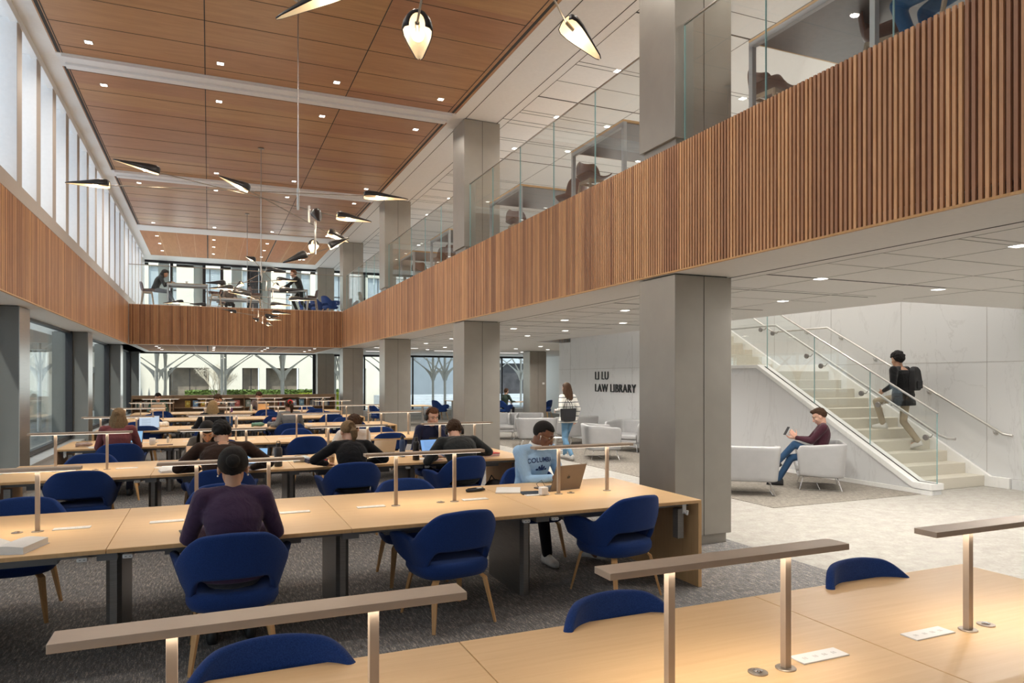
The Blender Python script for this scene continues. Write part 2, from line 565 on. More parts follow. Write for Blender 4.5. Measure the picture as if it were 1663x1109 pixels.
# wood ceiling panels
bays = [(-6.5, -.4), (.05, 5.92), (6.42, 12.46), (12.95, 18.98), (19.52, 25.4)]
for i, (y0, y1) in enumerate(bays):
    mb = MB()
    mb.box(-2.12, 4.215, y0, y1, 6.672, 6.69)
    for x in (-2.04, -.065, 2.18, 4.05):
        mb.box(x, x + .014, y0, y1, 6.669, 6.673, 1)
    for x in (-2.10, 4.12):
        mb.box(x, x + .045, y0, y1, 6.669, 6.673, 1)
    yy = y0 + (12.37 - 12.46 + .8025) % .8025
    yy = y0 + .14
    while yy < y1 - .1:
        mb.box(-2.04, 4.05, yy, yy + .008, 6.669, 6.673, 1)
        yy += .8025
    struct(mb.build('ceiling_panel', [MT['woodceil'], MT['groove']]), 'warm wood ceiling panel between white beams')
mb = MB().box(-2.12, 4.215, 26.32, 31.5, 6.672, 6.69)
for x in (-.065, 2.18):
    mb.box(x, x + .04, 26.32, 31.5, 6.669, 6.673, 1)
x = -2.1 + .54
while x < 4.2:
    mb.box(x, x + .012, 26.32, 31.5, 6.6705, 6.673, 2)
    x += .54
struct(mb.build('ceiling_panel', [MT['woodceil2'], MT['groove'], MT['tableedge']]), 'wood plank ceiling over the far gallery')
# beams
for (y0, y1) in ((-.4, .05), (5.92, 6.42), (12.46, 12.95), (18.98, 19.52), (25.4, 26.32)):
    mb = MB().box(-2.12, 4.215, y0, y1, 6.655, 6.70)
    if y1 - y0 < .6:
        mb.box(-2.05, 4.14, y0 + .01, y0 + .17, 6.62, 6.655)
        mb.box(-2.05, 4.14, y1 - .17, y1 - .01, 6.62, 6.655)
    struct(mb.build('trim_beam', MT['trimwhite']), 'white grooved beam across the wood ceiling')

# lower ceiling on the right with an opening over the stair hall
mb = MB()
mb.box(4.402, 9.04, -6.5, 19.6, 2.85, 2.95)
mb.box(9.04, 16, -6.5, 7.055, 2.85, 2.95)
mb.box(4.402, 16, 19.6, FAR, 2.85, 2.95)
mb.box(-3.1, -2.2, BY, FAR, 2.85, 2.95)
mb.box(4.2, 4.402, BY, FAR, 2.85, 2.95)
g = [(5.175, 5.19, -6, FAR, 1), (5.36, 5.366, -6, FAR, 2)]
for x in (6.112, 7.444, 8.75):
    g.append((x, x + .007, -6, FAR if x < 8 else 6.8, 2))
for kb in range(-1, 5):
    b = 5.73 + 6.55 * kb
    for dy, w, mm in ((0, .03, 1), (-.77, .007, 2), (-1.37, .007, 2), (-2.04, .01, 2), (-2.14, .01, 2), (-2.8, .007, 2), (-3.5, .03, 1), (.97, .01, 2), (1.1, .012, 1), (1.8, .007, 2)):
        g.append((5.36, 8.12, b + dy, b + dy + w, mm))
for (x0, x1, y0, y1, mm) in g:
    mb.box(x0, x1, y0, y1, 2.847, 2.852, mm)
for yy in (5.0, 5.73, 3.6):
    mb.box(8.12, 14, yy, yy + .01, 2.847, 2.852, 2)
struct(mb.build('ceiling_lower', [MT['white_ceiling'], MT['groove'], MT['soft_groove']]), 'white panelled ceiling of the ground-floor hall')
# wood ceiling under far gallery
mb = MB().box(-2.2, 4.2, BY + .02, 31.9, 2.86, 2.95)
for x in (-.065, 2.18):
    mb.box(x, x + .04, BY + .3, 31.8, 2.856, 2.861, 1)
x = -2.1 + .54
while x < 4.1:
    mb.box(x, x + .012, BY + .3, 31.8, 2.8575, 2.861, 2)
    x += .54
mb.box(-2.2, 4.2, 31.9, FAR, 2.85, 2.95, 3)
mb.box(-2.2, 4.2, BY + .01, BY + .25, 2.85, 2.95, 3)
struct(mb.build('ceiling_gallery', [MT['woodceil2'], MT['groove'], MT['tableedge'], MT['trimwhite']]), 'wood plank soffit under the far gallery')
# upper floor slabs
mb = MB()
mb.box(4.45, 9.04, -6.5, 19.6, 2.96, 4.15)
mb.box(9.04, 16, -6.5, 7.055, 2.96, 4.15)
mb.box(4.45, 16, 19.6, FAR, 2.96, 4.15)
mb.box(-3.1, 4.45, BY + .03, FAR, 2.96, 4.15)
mb.box(4.41, 4.45, -6.5, BY, 2.96, 4.10)
struct(mb.build('floor_upper', MT['trimwhite']), 'upper floor slab edge around the reading hall')
# wood slats on the far side of the stair-hall opening
struct(slats('wall_stair_opening', (216 * .042, 11.7), 'x', 19.62, -1, 2.87, 4.15), 'slatted wood edge at the end of the stair hall')
# upper right wall and enclosure
mb = MB()
mb.box(15.9, 16, -6.5, FAR, 0, 6.8)
mb.box(-3.1, 16, -6.6, -6.5, 0, 6.8)
struct(mb.build('wall_right', MT['white']), 'white end walls of the hall')
struct(MB().box(-3.12, 16, -6.6, FAR + .4, 6.8, 6.9).build('ceiling_roof', MT['white']))

# ---------------------------------------------------------------- columns
def column(x0, yf, z0, z1, label, pier=False):
    e = empty('column', (x0 + .365, yf + .33, z0)); struct(e, label)
    if pier:
        s = MB().box(-.365, .355, -.33, .33, .105, z1 - z0 - .012).build('shroud', MT['pier'], e)
        MB().box(.355, .365, -.33, .33, .0, z1 - z0 - .012).build('metal_face', MT['piermetal'], e)
    else:
        s = MB().box(-.365, .365, -.33, .33, .105, z1 - z0 - .012).build('shroud', MT['column'], e, bevel=.006)
    if not pier:
        MB().box(.0, .006, -.3325, -.328, .105, z1 - z0 - .012).build('joint', MT['groove'], s)
    MB().box(-.325, .325, -.29, .29, 0, .105).build('plinth', MT['column'], e)
    MB().box(-.33, .33, -.3, .3, z1 - z0 - .012, z1 - z0).build('shadow_gap', MT['groove'], e)
    return e


for i, yf in enumerate((-.5, 6.04, 12.6, 19.15, 25.72, 32.2)):
    if yf > 0:
        column(4.418, yf, 0.006, 2.85, 'grey metal-clad square column standing on the ground floor, right row')
        column(4.418, yf, 4.15, 6.668, 'grey metal-clad square column on the upper floor behind the glass')
for yf in (6.04, 12.6, 19.15, 25.72, 32.2):
    column(-3.33, yf, 0.006, 2.85, 'dark grey pier with a brushed metal face between the left windows', True)
column(11.8, 25.72, 0.006, 2.85, 'grey metal-clad column beyond the lounge')
for x in (-1.95, -.6, .9, 2.1, 3.4):
    e = MB().box(x, x + .42, 33.0, 33.5, 4.15, 6.6).build('column_stone', MT['trimwhite']); struct(e, 'pale grey pier outside the gallery window')

# ---------------------------------------------------------------- left windows
ys = (-.5, 6.04, 12.6, 19.15, 25.72, 32.2)
for i in range(5):
    a, b = ys[i] + .66, ys[i + 1]
    e = empty('window_%d' % (2 + i), (-3.0, (a + b) / 2, 0)); struct(e, 'tall dark-framed side window between two piers')
    h = (b - a) / 2
    fr = MB().box(-.05, .06, -h, -h + .07, .42, 2.85).box(-.05, .09, h - .09, h, .42, 2.85).box(-.05, .05, -h, h, .36, .44).box(-.05, .05, -h, h, 2.80, 2.85)
    fr.build('frame', MT['darkframe'], e)
    MB().box(-.008, .008, -h + .05, h - .05, .43, 2.81).build('pane', MT['winglass'], e)
    s = MB().box(-.08, .33, -h, h, .30, .345).box(-.08, .42, -h, h, .0, .16).box(-.08, .30, -h, h, .16, .30).build('sill', brushed('sill_metal', (0.62, 0.62, 0.62), .35, .6), e, bevel=.006)
# ---------------------------------------------------------------- far windows, ground floor
xs = [-2.98, 4.40]
e = empty('window_7', (0, FAR, 0)); struct(e, 'wide far ground-floor window beyond the bookshelf')
MB().box(-2.98, -2.84, -.06, .06, 0, 2.85).box(4.30, 4.42, -.06, .06, 0, 2.85).box(-2.9, 4.4, -.05, .05, 2.79, 2.85).box(-2.9, 4.4, -.06, .06, 0, .35).build('frame', MT['darkframe'], e)
MB().box(-2.86, 4.32, -.008, .008, .3, 2.8).build('pane', MT['winglass'], e)
n = 8
for (x0, x1, mull) in ((5.15, 16.0, (6.6, 8.9, 11.2, 13.5)),):
    e = empty('window_%d' % n, (0, FAR, 0)); struct(e, 'far window wall of the ground-floor lounge')
    mb = MB().box(x0, x1, -.05, .05, 2.76, 2.85).box(x0, x1, -.06, .06, .22, .30)
    for x in mull:
        mb.box(x, x + .07, -.05, .05, .25, 2.8)
    mb.build('frame', MT['darkframe'], e)
    MB().box(x0, x1, -.008, .008, .3, 2.78).build('pane', MT['winglass'], e)
    MB().box(x0, x1, -.45, .0, 0.0, .27).build('sill', MT['trimwhite'], e)
    n += 1
# gallery window, upper floor
e = empty('window_9', (0, FAR, 4.15)); struct(e, 'upper gallery window wall with dark mullions')
mb = MB().box(-2.78, 16, -.05, .05, 2.42, 2.52).box(-2.78, 16, -.06, .06, 0, .06)
for x in (-2.78, -1.5, -.25, .45, 1.52, 2.02, 4.6, 6.6, 8.9):
    mb.box(x, x + (.12 if x < 2.2 else .07), -.06, .06, 0, 2.45)
mb.build('frame', MT['darkframe'], e)
MB().box(-2.7, 16, -.008, .008, .05, 2.45).build('pane', MT['winglass'], e)
crt = flat('grey_curtain', (0.13, 0.14, 0.16), .9, noise_amt=.1)
mb = MB()
pts = []
for i in range(41):
    xx = 1.62 + .36 * i / 40
    pts.append((xx, FAR - .18 + .025 * math.sin(i * 1.3)))
mb.loft([[(p[0], p[1], z) for p in pts] for z in (4.16, 6.55)], cap=False, closed=False)
o = mb.build('curtain', crt, smooth=True)
sl = o.modifiers.new('s', 'SOLIDIFY'); sl.thickness = .01
tag(o, 'dark grey curtain hanging at the upper gallery window', 'curtain')

# ---------------------------------------------------------------- glass balustrades
def balustrade(y0, y1, joints, x=4.53, label=''):
    e = empty('glass_balustrade', (x, y0, 4.0)); tag(e, label, 'railing', 'glass balustrades of the upper floor')
    js = [y0] + joints + [y1]
    for a, b in zip(js[:-1], js[1:]):
        p = MB().box(-.006, .006, a - y0 + .004, b - y0 - .004, 0, 1.42).build('glass_panel', MT['glass'], e)
        MB().box(-.0065, .0065, b - y0 - .009, b - y0 - .002, 0, 1.42).build('glass_edge', MT['glassedge'], p)
    MB().tube([(0, 0, 1.43), (0, y1 - y0, 1.43)], .013, 6).build('handrail', MT['steel'], e)
    return e


balustrade(-.0, 6.03, [1.2, 2.4, 3.6, 4.87], label='glass balustrade at the near right of the upper floor above the slats')
balustrade(6.72, 12.58, [7.88, 9.06, 10.24, 11.42], label='glass balustrade between the first and second upper columns')
balustrade(13.28, 19.13, [14.4, 15.6, 16.8, 18.0], label='glass balustrade between the second and third upper columns')
balustrade(19.83, 25.6, [21, 22.2, 23.4, 24.5], label='glass balustrade between the third upper column and the gallery corner')
e = empty('glass_balustrade', (-2.45, BY + .1, 4.0)); tag(e, 'glass balustrade across the front of the far gallery', 'railing', 'glass balustrades of the upper floor')
js = [0, 1.36, 2.74, 4.1, 5.5, 6.85]
for a, b in zip(js[:-1], js[1:]):
    p = MB().box(a + .004, b - .004, -.006, .006, 0, 1.42).build('glass_panel', MT['glass'], e)
    MB().box(b - .01, b - .002, -.0065, .0065, 0, 1.42).build('glass_edge', MT['glassedge'], p)
MB().tube([(0, 0, 1.43), (6.85, 0, 1.43)], .013, 6).build('handrail', MT['lampmetal_dark'], e)
# little glazed end on the left of the gallery
# ---------------------------------------------------------------- stair hall
XW = 11.75
struct(MB().box(XW, XW + .2, -1, 19.62, 0, 6.67).build('wall_stair', MT['marble']), 'white veined marble wall beside the stair')
gm = MB()
for yy in (6.05, 7.60, 9.166, 10.764, 12.35):
    gm.box(XW - .003, XW + .01, yy, yy + .008, 0, 4.5)
gm.box(XW - .003, XW + .01, -1, 19.6, 2.03, 2.038)
gm.box(XW - .003, XW + .01, -1, 7.2, .155, .163)
struct(gm.build('trim_marble_joint', MT['soft_groove']), 'fine joints between marble slabs of the stair wall')
struct(MB().box(XW - .03, XW, -1, 7.2, 0, .155).build('baseboard_stair', MT['marble']))
# lettered marble wall
struct(MB().box(9.95, 10.2, 12.4, 19.5, 0, 2.84).box(9.95, 10.2, 12.4, 18.77, 2.84, 4.15).build('wall_lettered', MT['marble']), 'white marble wall carrying black lettering')
gm = MB().box(9.947, 9.96, 12.4, 19.5, 2.025, 2.033)
for yy in (13.6, 15.4, 18.77):
    gm.box(9.947, 9.96, yy, yy + .006, 0, 2.84)
struct(gm.build('trim_wall_joint', MT['soft_groove']))
# stair flight
st = empty('staircase', (10.0, 7.6, 0)); struct(st, 'pale terrazzo staircase rising along the marble wall')
rise, run = .1735, .317
mb = MB()
nst = 11
for i in range(nst):
    y0 = i * run
    mb.box(.22, 1.75, y0, y0 + run + .02, 0 if i == 0 else (i - .2) * rise - .2, (i + 1) * rise - .0005 * i)
top = nst * rise
mb.box(.22, 1.75, nst * run + .0, 12.35 - 7.6 + .01, top - .25, top - .001)
for i in range(13):
    y0 = 12.354 - 7.6 + i * run
    mb.box(.22, 1.75, y0, y0 + run + .02, top + (i - .2) * rise - .25, top + (i + 1) * rise)
mb.box(.22, 1.75, 12.354 - 7.6 + 13 * run, 19.6 - 7.6, 3.9, 4.15)
mb.build('treads', MT['terrazzo'], st, bevel=.005)
# outer side wall (stringer) with sloped top
prof = [(-.32, 0), (-.32, .165), (-.04, .165), (10.923 - 7.6, 2.023), (12.4 - 7.6, 2.023), (12.4 - 7.6, 0)]
mb = MB()
Mx = Matrix(((0, 0, 1, 0), (1, 0, 0, 0), (0, 1, 0, 0), (0, 0, 0, 1)))  # (a,b,c)->(c,a,b)
mb.prism(prof, -.05 + .02, .20, 0, Mx)
mb.build('side_wall', MT['marble'], st)
# cap
mb = MB()
capo = [(-.34, .075), (-.34, .172), (-.04, .172), (3.323, 2.03), (4.8, 2.03), (4.8, 1.965), (3.345, 1.965), (-.02, .083)]
mb.prism(capo, -.055, .225, 0, Mx)
cp = mb.build('stone_cap', MT['marble2'], st, bevel=.004)
mb = MB()
mb.prism([(-.33, .172), (-.04, .174), (3.25, 1.993), (3.25, 1.999), (-.04, .179), (-.33, .177)], .07, .095, 0, Mx)
mb.build('glass_channel', MT['groove'], cp)
mb = MB()
mb.prism([(-.335, 0), (-.335, .07), (4.8, .07), (4.8, 0)], -.056, -.02, 0, Mx)
mb.build('base_course', MT['marble2'], st)
# wall-side skirt
mb = MB()
sk = [(-.39, 0), (-.39, .17), (-.09, .17), (3.19, 2.05), (4.545, 2.05), (6.2, 2.96), (6.2, 2.5), (4.7, 1.8), (3.3, 1.75), (.0, 0)]
mb.prism(sk, 1.68, 1.745, 0, Mx)
mb.build('wall_skirt', MT['marble2'], st, bevel=.004)
# glass balustrade of the stair
gb = empty('stair_glass', (10.08, 0, 0)); tag(gb, 'frameless glass balustrade on the open side of the stair', 'railing')
def zt(y):
    return 1.239 + (y - 7.257) * (2.97 - 1.239) / (10.419 - 7.257)
def zb(y):
    return .17 if y < 7.56 else min(.16 + (y - 7.56) * 1.863 / 3.363, 2.02)
js = [7.26, 8.434, 9.608, 10.785, 12.0]
for a, b in zip(js[:-1], js[1:]):
    poly = [(a + .004, zb(a)), (b - .004, zb(b)), (b - .004, zt(b)), (a + .004, zt(a))]
    if a < 7.5:
        poly = [(a, .17), (7.56, .17), (b - .004, zb(b)), (b - .004, zt(b)), (a, zt(a))]
    MB().prism(poly, -.007, .007, 0, Mx).build('glass_panel', MT['glass'], gb)
    MB().box(-.008, .008, a + .001, a + .008, zb(a), zt(a)).build('glass_edge', MT['glassedge'], gb)
MB().tube([(0, 7.25, zt(7.25)), (0, 12.0, zt(12.0))], .016, 8).build('top_rail', MT['steel'], gb)
hr = empty('stair_handrail', (10.08, 0, 0)); tag(hr, 'round steel handrail held off the stair glass by disc brackets', 'handrail')
rail = [(.1, 7.05, .862), (.1, 7.18, .862), (.1, 7.30, .90), (.1, 10.66, 2.79), (.1, 10.78, 2.80), (.1, 12.0, 2.80)]
MB().tube(rail, .021, 10).build('rail', MT['steel'], hr)
for yk, zk in ((7.426, .881), (8.267, 1.352), (8.586, 1.53), (9.441, 2.003), (9.77, 2.188), (10.617, 2.656), (10.941, 2.745)):
    b_ = MB()
    b_.lathe([(.042, 0), (.046, .006), (.046, .03), (.040, .036)], 20, 0, Matrix.Translation((-.045, yk, zk - .02)) @ Matrix.Rotation(R(90), 4, 'Y'))
    b_.tube([(0, yk, zk - .02), (.07, yk - .01, zk - .02), (.1, yk - .02, zk + .02)], .008, 6)
    b_.build('bracket', MT['darksteel'], hr, smooth=False)
hw = empty('stair_handrail', (XW, 0, 0)); tag(hw, 'round steel handrail fixed to the marble stair wall', 'handrail')
MB().tube([(-.08, 7.15, .852), (-.08, 7.30, .87), (-.08, 10.79, 2.80), (-.08, 12.3, 2.80), (-.08, 15.5, 4.6)], .021, 10).build('rail', MT['steel'], hw)
for yk, zk in ((7.45, .93), (8.6, 1.56), (9.7, 2.17), (10.5, 2.62), (11.4, 2.79)):
    b_ = MB()
    b_.lathe([(.033, 0), (.033, .012)], 16, 0, Matrix.Translation((-.012, yk, zk - .06)) @ Matrix.Rotation(R(90), 4, 'Y'))
    b_.tube([(-.01, yk, zk - .06), (-.07, yk, zk - .06), (-.08, yk, zk - .015)], .008, 6)
    b_.build('bracket', MT['steel'], hw)
# lettering
def text_mesh(txt, size, name, mat, parent=None, sx=.72, ext=.012, bold=.0, spacing=1.0):
    cu = bpy.data.curves.new(name, 'FONT'); cu.body = txt; cu.size = size; cu.extrude = ext; cu.offset = bold; cu.space_character = spacing
    cu.resolution_u = 4
    to = bpy.data.objects.new(name, cu); COL.objects.link(to)
    bpy.context.view_layer.update()
    dg = bpy.context.evaluated_depsgraph_get()
    me = bpy.data.meshes.new_from_object(to.evaluated_get(dg))
    bpy.data.objects.remove(to)
    for v in me.vertices:
        v.co.x *= sx
    me.materials.clear(); me.materials.append(mat)
    o = bpy.data.objects.new(name, me); COL.objects.link(o)
    if parent: o.parent = parent
    return o


sg = empty('wall_lettering', (9.93, 17.26, 1.725))
tag(sg, 'two lines of black raised capital letters on the marble wall', 'sign')
for txt, wid, dz, hgt in (('LI LU', .70, 0, .22), ('LAW LIBRARY', 2.04, -.335, .215)):
    t = text_mesh(txt, .30, 'lettering_line', MT['black'], sg, 1.0, .012, -.001, 1.1)
    xs_ = [v.co.x for v in t.data.vertices]; ys_ = [v.co.y for v in t.data.vertices]
    sxx = wid / (max(xs_) - min(xs_)); syy = hgt / (max(ys_) - min(ys_)); x0_ = min(xs_); y0_ = min(ys_)
    for v in t.data.vertices:
        v.co.x = (v.co.x - x0_) * sxx; v.co.y = (v.co.y - y0_) * syy
    t.rotation_euler = (R(90), 0, R(-90))
    t.location = (0, 0, dz)
# ================================================================ ceiling fixtures
def make_downlight(sz=.088):
    e = empty('downlight', (0, 0, 0))
    MB().box(-sz / 2 - .012, sz / 2 + .012, -sz / 2 - .012, sz / 2 + .012, -.004, .0).build('trim_ring', MT['trimwhite'], e)
    MB().box(-sz / 2, sz / 2, -sz / 2, sz / 2, -.007, -.003).build('lens', MT['downlight'], e)
    return e


dl0 = None
def put_downlight(x, y, z, label, group, energy, color=(1.0, .93, .83), sz=.10):
    global dl0
    if dl0 is None:
        dl0 = make_downlight(); o = dl0
    else:
        o = copy_tree(dl0)
    o.location = (x, y, z)
    o.scale = (sz / .1, sz / .1, 1)
    tag(o, label, 'ceiling light', group)
    if energy:
        area_light('downlight_beam', (x, y, z - .012), .09, energy, color, (0, 0, 0), spread=150, shape='DISK')


nth = ['leftmost', 'second from the left', 'third from the left', 'rightmost']
rowsY = [(10.2 - 4.85, 'nearest'), (6.95, ''), (11.92, 'above the nearest white beam'), (13.56, 'just beyond the nearest white beam'), (18.33, 'before the second white beam'), (20.0, 'just beyond the second white beam'), (24.95, 'before the third white beam')]
for yy, w in rowsY[2:]:
    for i, x in enumerate((-1.617, .163, 1.946, 3.745)):
        put_downlight(x, yy, 6.669, 'square downlight %s, %s' % (w, nth[i]), 'square downlights in the wood ceiling', 42)
for yy in (5.35, 6.95):
    for x in (-1.617, 1.05, 3.745):
        area_light('downlight_beam', (x, yy, 6.66), .1, 45, (1, .93, .83), spread=150, shape='DISK')
for j, yy in enumerate((27.2, 28.7, 30.3)):
    for i, x in enumerate((-1.65, .16 + .0, 1.95, 3.6)):
        put_downlight(x, yy, 6.669, 'downlight in plank ceiling of the far gallery, %s, row %d' % (nth[i], j + 1), 'downlights of the far gallery', 26)
for (x, y, w) in ((6.0, 5.6, 'near the first upper column'), (6.0, 9.71, 'above the glass, nearest'), (6.01, 11.87, 'above the glass, just before the second column'), (6.0, 13.85, 'just beyond the second column'), (8.6, 9.8, 'deep over the near upper floor'), (6.03, 18.4, 'before the third column'), (6.03, 20.5, 'beyond the third column'), (7.1, 25.3, 'far beyond the third column'), (8.6, 13.6, 'deep over the middle upper floor'), (8.6, 5.4, 'deep over the nearest upper floor')):
    put_downlight(x, y, 6.669, 'bright downlight in the white upper ceiling %s' % w, 'downlights in the white upper ceiling', 34, (1, .93, .84), .11)
low = [(6.12, 5.75), (8.18, 5.88), (6.09, 3.68), (7.4, 7.62), (6.11, 9.67), (7.46, 11.88), (6.10, 11.74), (7.48, 14.37), (6.11, 14.17), (7.48, 16.45), (6.13, 18.5), (6.2, 21.25), (7.6, 23.7), (7.6, 25.85), (10.4, 21.8), (11.8, 24.1), (10.4, 23.9), (11.95, 26.8), (10.4, 5.2), (10.2, 2.8)]
desc = ['right of the near column', 'far right of the near column', 'at the far right edge', 'beyond the near column over the lounge edge', 'just left of the near column', 'left of the near column in the second line', 'before the second column', 'in the second line over the lounge', 'beside the second column', 'over the lounge middle', 'near the third column', 'between third and fourth columns', 'over the far tables', 'over the far tables, farther', 'near the lettered wall end', 'over the far lounge', 'left of the slatted opening', 'beside the far column', 'in front of the stair', 'outside right']
for (x, y), w in zip(low, desc):
    put_downlight(x, y, 2.849, 'downlight in the low white ceiling %s' % w, 'downlights in the low white ceiling', 85, (1, .95, .89), .12)
for i, (x, y) in enumerate(((9.0, 26.9), (6.6, 28.4), (11.5, 28.0), (6.2, 25.0))):
    o = MB().box(x - .8, x + .8, y, y + .05, 2.842, 2.852).build('linear_light', MT['slotlight'])
    tag(o, ['thin glowing ceiling strip over far right lounge', 'thin glowing ceiling strip behind the third column', 'thin glowing ceiling strip near the far column', 'thin glowing ceiling strip behind the fourth column'][i], 'ceiling light', 'linear ceiling lights')
for x in (-1.65, .16, 1.95, 3.6):
    for yy in (27.0, 28.4, 30.0):
        put_downlight(x, yy, 2.859, 'small downlight in the plank soffit under the far gallery', 'downlights under the far gallery', 10 if yy == 28.4 else 0, (1, .9, .78), .10)
# stair hall fittings
area_light('stair_hall_light', (10.6, 10.5, 6.5), 2.0, 420, (1, .96, .9), (0, 0, 0), 8)
area_light('stair_cove', (11.4, 15.5, 4.6), 1.2, 40, (1, .95, .86), (0, 0, 0), 3)
area_light('upper_floor_light', (10.5, 10, 6.6), 8, 420, (1, .94, .87), (0, 0, 0), 22)

# ================================================================ reading tables
TX0, TX1, SEC = -2.03, 3.82, 1.4625
ROWS = [('nearest', 1.91, .70), ('second', 5.58, .73), ('third', 9.08, .73), ('fourth', 12.58, .73), ('fifth', 16.08, .73), ('sixth', 19.58, .73), ('farthest', 23.08, .73)]
FZ = .006


MT['socketgrey'] = flat('socket_grey', (.66, .65, .63), .5)


def make_table(name, yc, hw):
    t = empty('reading_table', (TX0, yc, FZ))
    L = TX1 - TX0
    for i in range(4):
        x0 = i * SEC
        tp = MB().box(x0 + .0015, x0 + SEC - .0015, -hw, hw, .706, .734, 0).build('tabletop', [MT['table']], t, bevel=.003)
        MB().box(x0 + .004, x0 + SEC - .004, -hw - .0015, -hw + .002, .708, .731).build('edge_band', MT['tableedge'], tp)
        MB().box(x0 + .004, x0 + SEC - .004, hw - .002, hw + .0015, .708, .731).build('edge_band', MT['tableedge'], tp)
    for x in (0, L - .035):
        MB().box(x, x + .035, -hw, hw, 0, .706).build('end_panel', MT['tableedge'], t, bevel=.002)
    for i in (1, 2, 3):
        x = i * SEC
        pl = [(-.045, -.36), (.045, -.36), (.045, .36), (-.045, .36)]
        poly = [(-.02, -.37), (.02, -.37), (.045, -.34), (.045, .34), (.02, .37), (-.02, .37), (-.045, .34), (-.045, -.34)]
        lg = MB().prism(poly, 0, .64, 0, Matrix.Translation((x, 0, 0))).build('leg', MT['legmetal'], t)
        MB().box(x - .055, x + .055, -hw + .05, -.05, .655, .70).box(x - .055, x + .055, .05, hw - .05, .655, .70).box(x - .04, x + .04, -.37, .37, .63, .66).build('bracket', MT['greymetal'], lg)
    for sgn in (-1, 1):
        y_ = sgn * (hw - .15)
        MB().box(.04, L - .04, y_ - .02, y_ + .02, .665, .703).build('rail', MT['greymetal'], t)
    for i in range(4):
        x0 = i * SEC
        MB().box(x0 + .30, x0 + SEC - .30, -.42, -.08, .60, .66).build('cable_tray', MT['greymetal'], t)
    for i in range(4):
        c = i * SEC + SEC / 2
        for s in (-1, 1):
            if (i == 0 and s < 0) or (i == 3 and s > 0):
                cx = c + s * .46
            else:
                cx = c + s * .44
            if (i, s) in ((0, -1), (3, 1)):
                continue
            p = MB().box(cx - .11, cx + .11, -.0, .075, .734, .7385).build('power_outlet', MT['whiteplastic'], t)
            sk = MB()
            for q in (-.07, -.02, .025, .07):
                sk.box(cx + q - .008, cx + q - .002, .03, .045, .7385, .7392).box(cx + q + .003, cx + q + .009, .03, .045, .7385, .7392)
            sk.build('socket', MT['socketgrey'], p)
        gx = c + (.13 if i in (0, 2) else -.12)
        gm_ = MB().lathe([(.034, .734), (.034, .7375), (.03, .7385)], 20, 0, Matrix.Translation((gx, .015, 0))).build('grommet', MT['lampmetal_dark'], t)
        MB().lathe([(.016, .7385), (.016, .742), (.01, .744)], 14, 0, Matrix.Translation((gx, .015, 0))).build('hook', MT['chrome'], gm_)
        # usb pill and bag hook under both long edges
        for s in (-1, 1):
            ux = c - .62 if i % 2 else c + .60
            yy = s * (hw - .07)
            u = MB()
            u.box(ux - .03, ux + .03, yy - .02, yy + .02, .655, .683)
            u.build('usb_port', MT['whiteplastic'], t, bevel=.009)
            pm = MB().box(ux - .017, ux - .006, yy - .0215, yy - .019, .667, .671).box(ux + .006, ux + .017, yy - .0215, yy - .019, .667, .671)
            if s < 0:
                pm.build('usb_slot', MT['greymetal'], t)
    for x in (.12, L - .14):
        hk = MB().box(x - .018, x + .018, -hw + .05, -hw + .056, .62, .70)
        hk.tube([(x, -hw + .05, .63), (x, -hw + .015, .622), (x, -hw + .01, .65)], .012, 8)
        hk.build('bag_hook', MT['whiteplastic'], t)
        MB().box(x - .03 + (.06 if x < 1 else .0), x + .03 + (.06 if x < 1 else 0), -hw + .10, -hw + .17, .40, .65).build('power_box', MT['legmetal'], t)
    tag(t, 'long maple-topped reading table with grey metal legs, %s row from the front' % name, 'table', 'long reading tables')
    return t


def make_lamp():
    e = empty('desk_lamp', (0, 0, 0))
    b = MB().box(-.50, .50, -.048, .048, .405, .427).build('lamp_bar', MT['lampmetal'], e, bevel=.0015)
    MB().box(-.47, .47, -.030, .030, .402, .406).build('light_strip', MT['lampglow'], b)
    for s in (-1, 1):
        MB().box(s * .247 - .013, s * .247 + .013, -.013, .013, .0, .403).build('post', MT['lampmetal'], e, bevel=.001)
        MB().lathe([(.036, 0), (.036, .003), (.033, .005)], 24, 0, Matrix.Translation((s * .247, 0, 0))).build('base_disc', MT['lampmetal_dark'], e)
    return e


lamp0 = None
for ri, (name, yc, hw) in enumerate(ROWS):
    make_table(name, yc, hw)
    for i in range(4):
        if ri == 0 and i == 0:
            continue
        cx = TX0 + SEC * (i + .5)
        if lamp0 is None:
            lamp0 = make_lamp(); o = lamp0
        else:
            o = copy_tree(lamp0)
        o.location = (cx, yc + .005, FZ + .734)
        tag(o, 'champagne T-shaped desk lamp on the %s table row, %s' % (name, nth[i]), 'lamp', 'desk lamps along the reading tables')
        area_light('desk_lamp_light', (cx, yc + .005, FZ + .734 + .395), .94, 4.2, (1.0, .85, .68), (0, 0, 0), .05, spread=140)

# ================================================================ blue armchair
def smooth01(t):
    t = max(0, min(1, t)); return t * t * (3 - 2 * t)


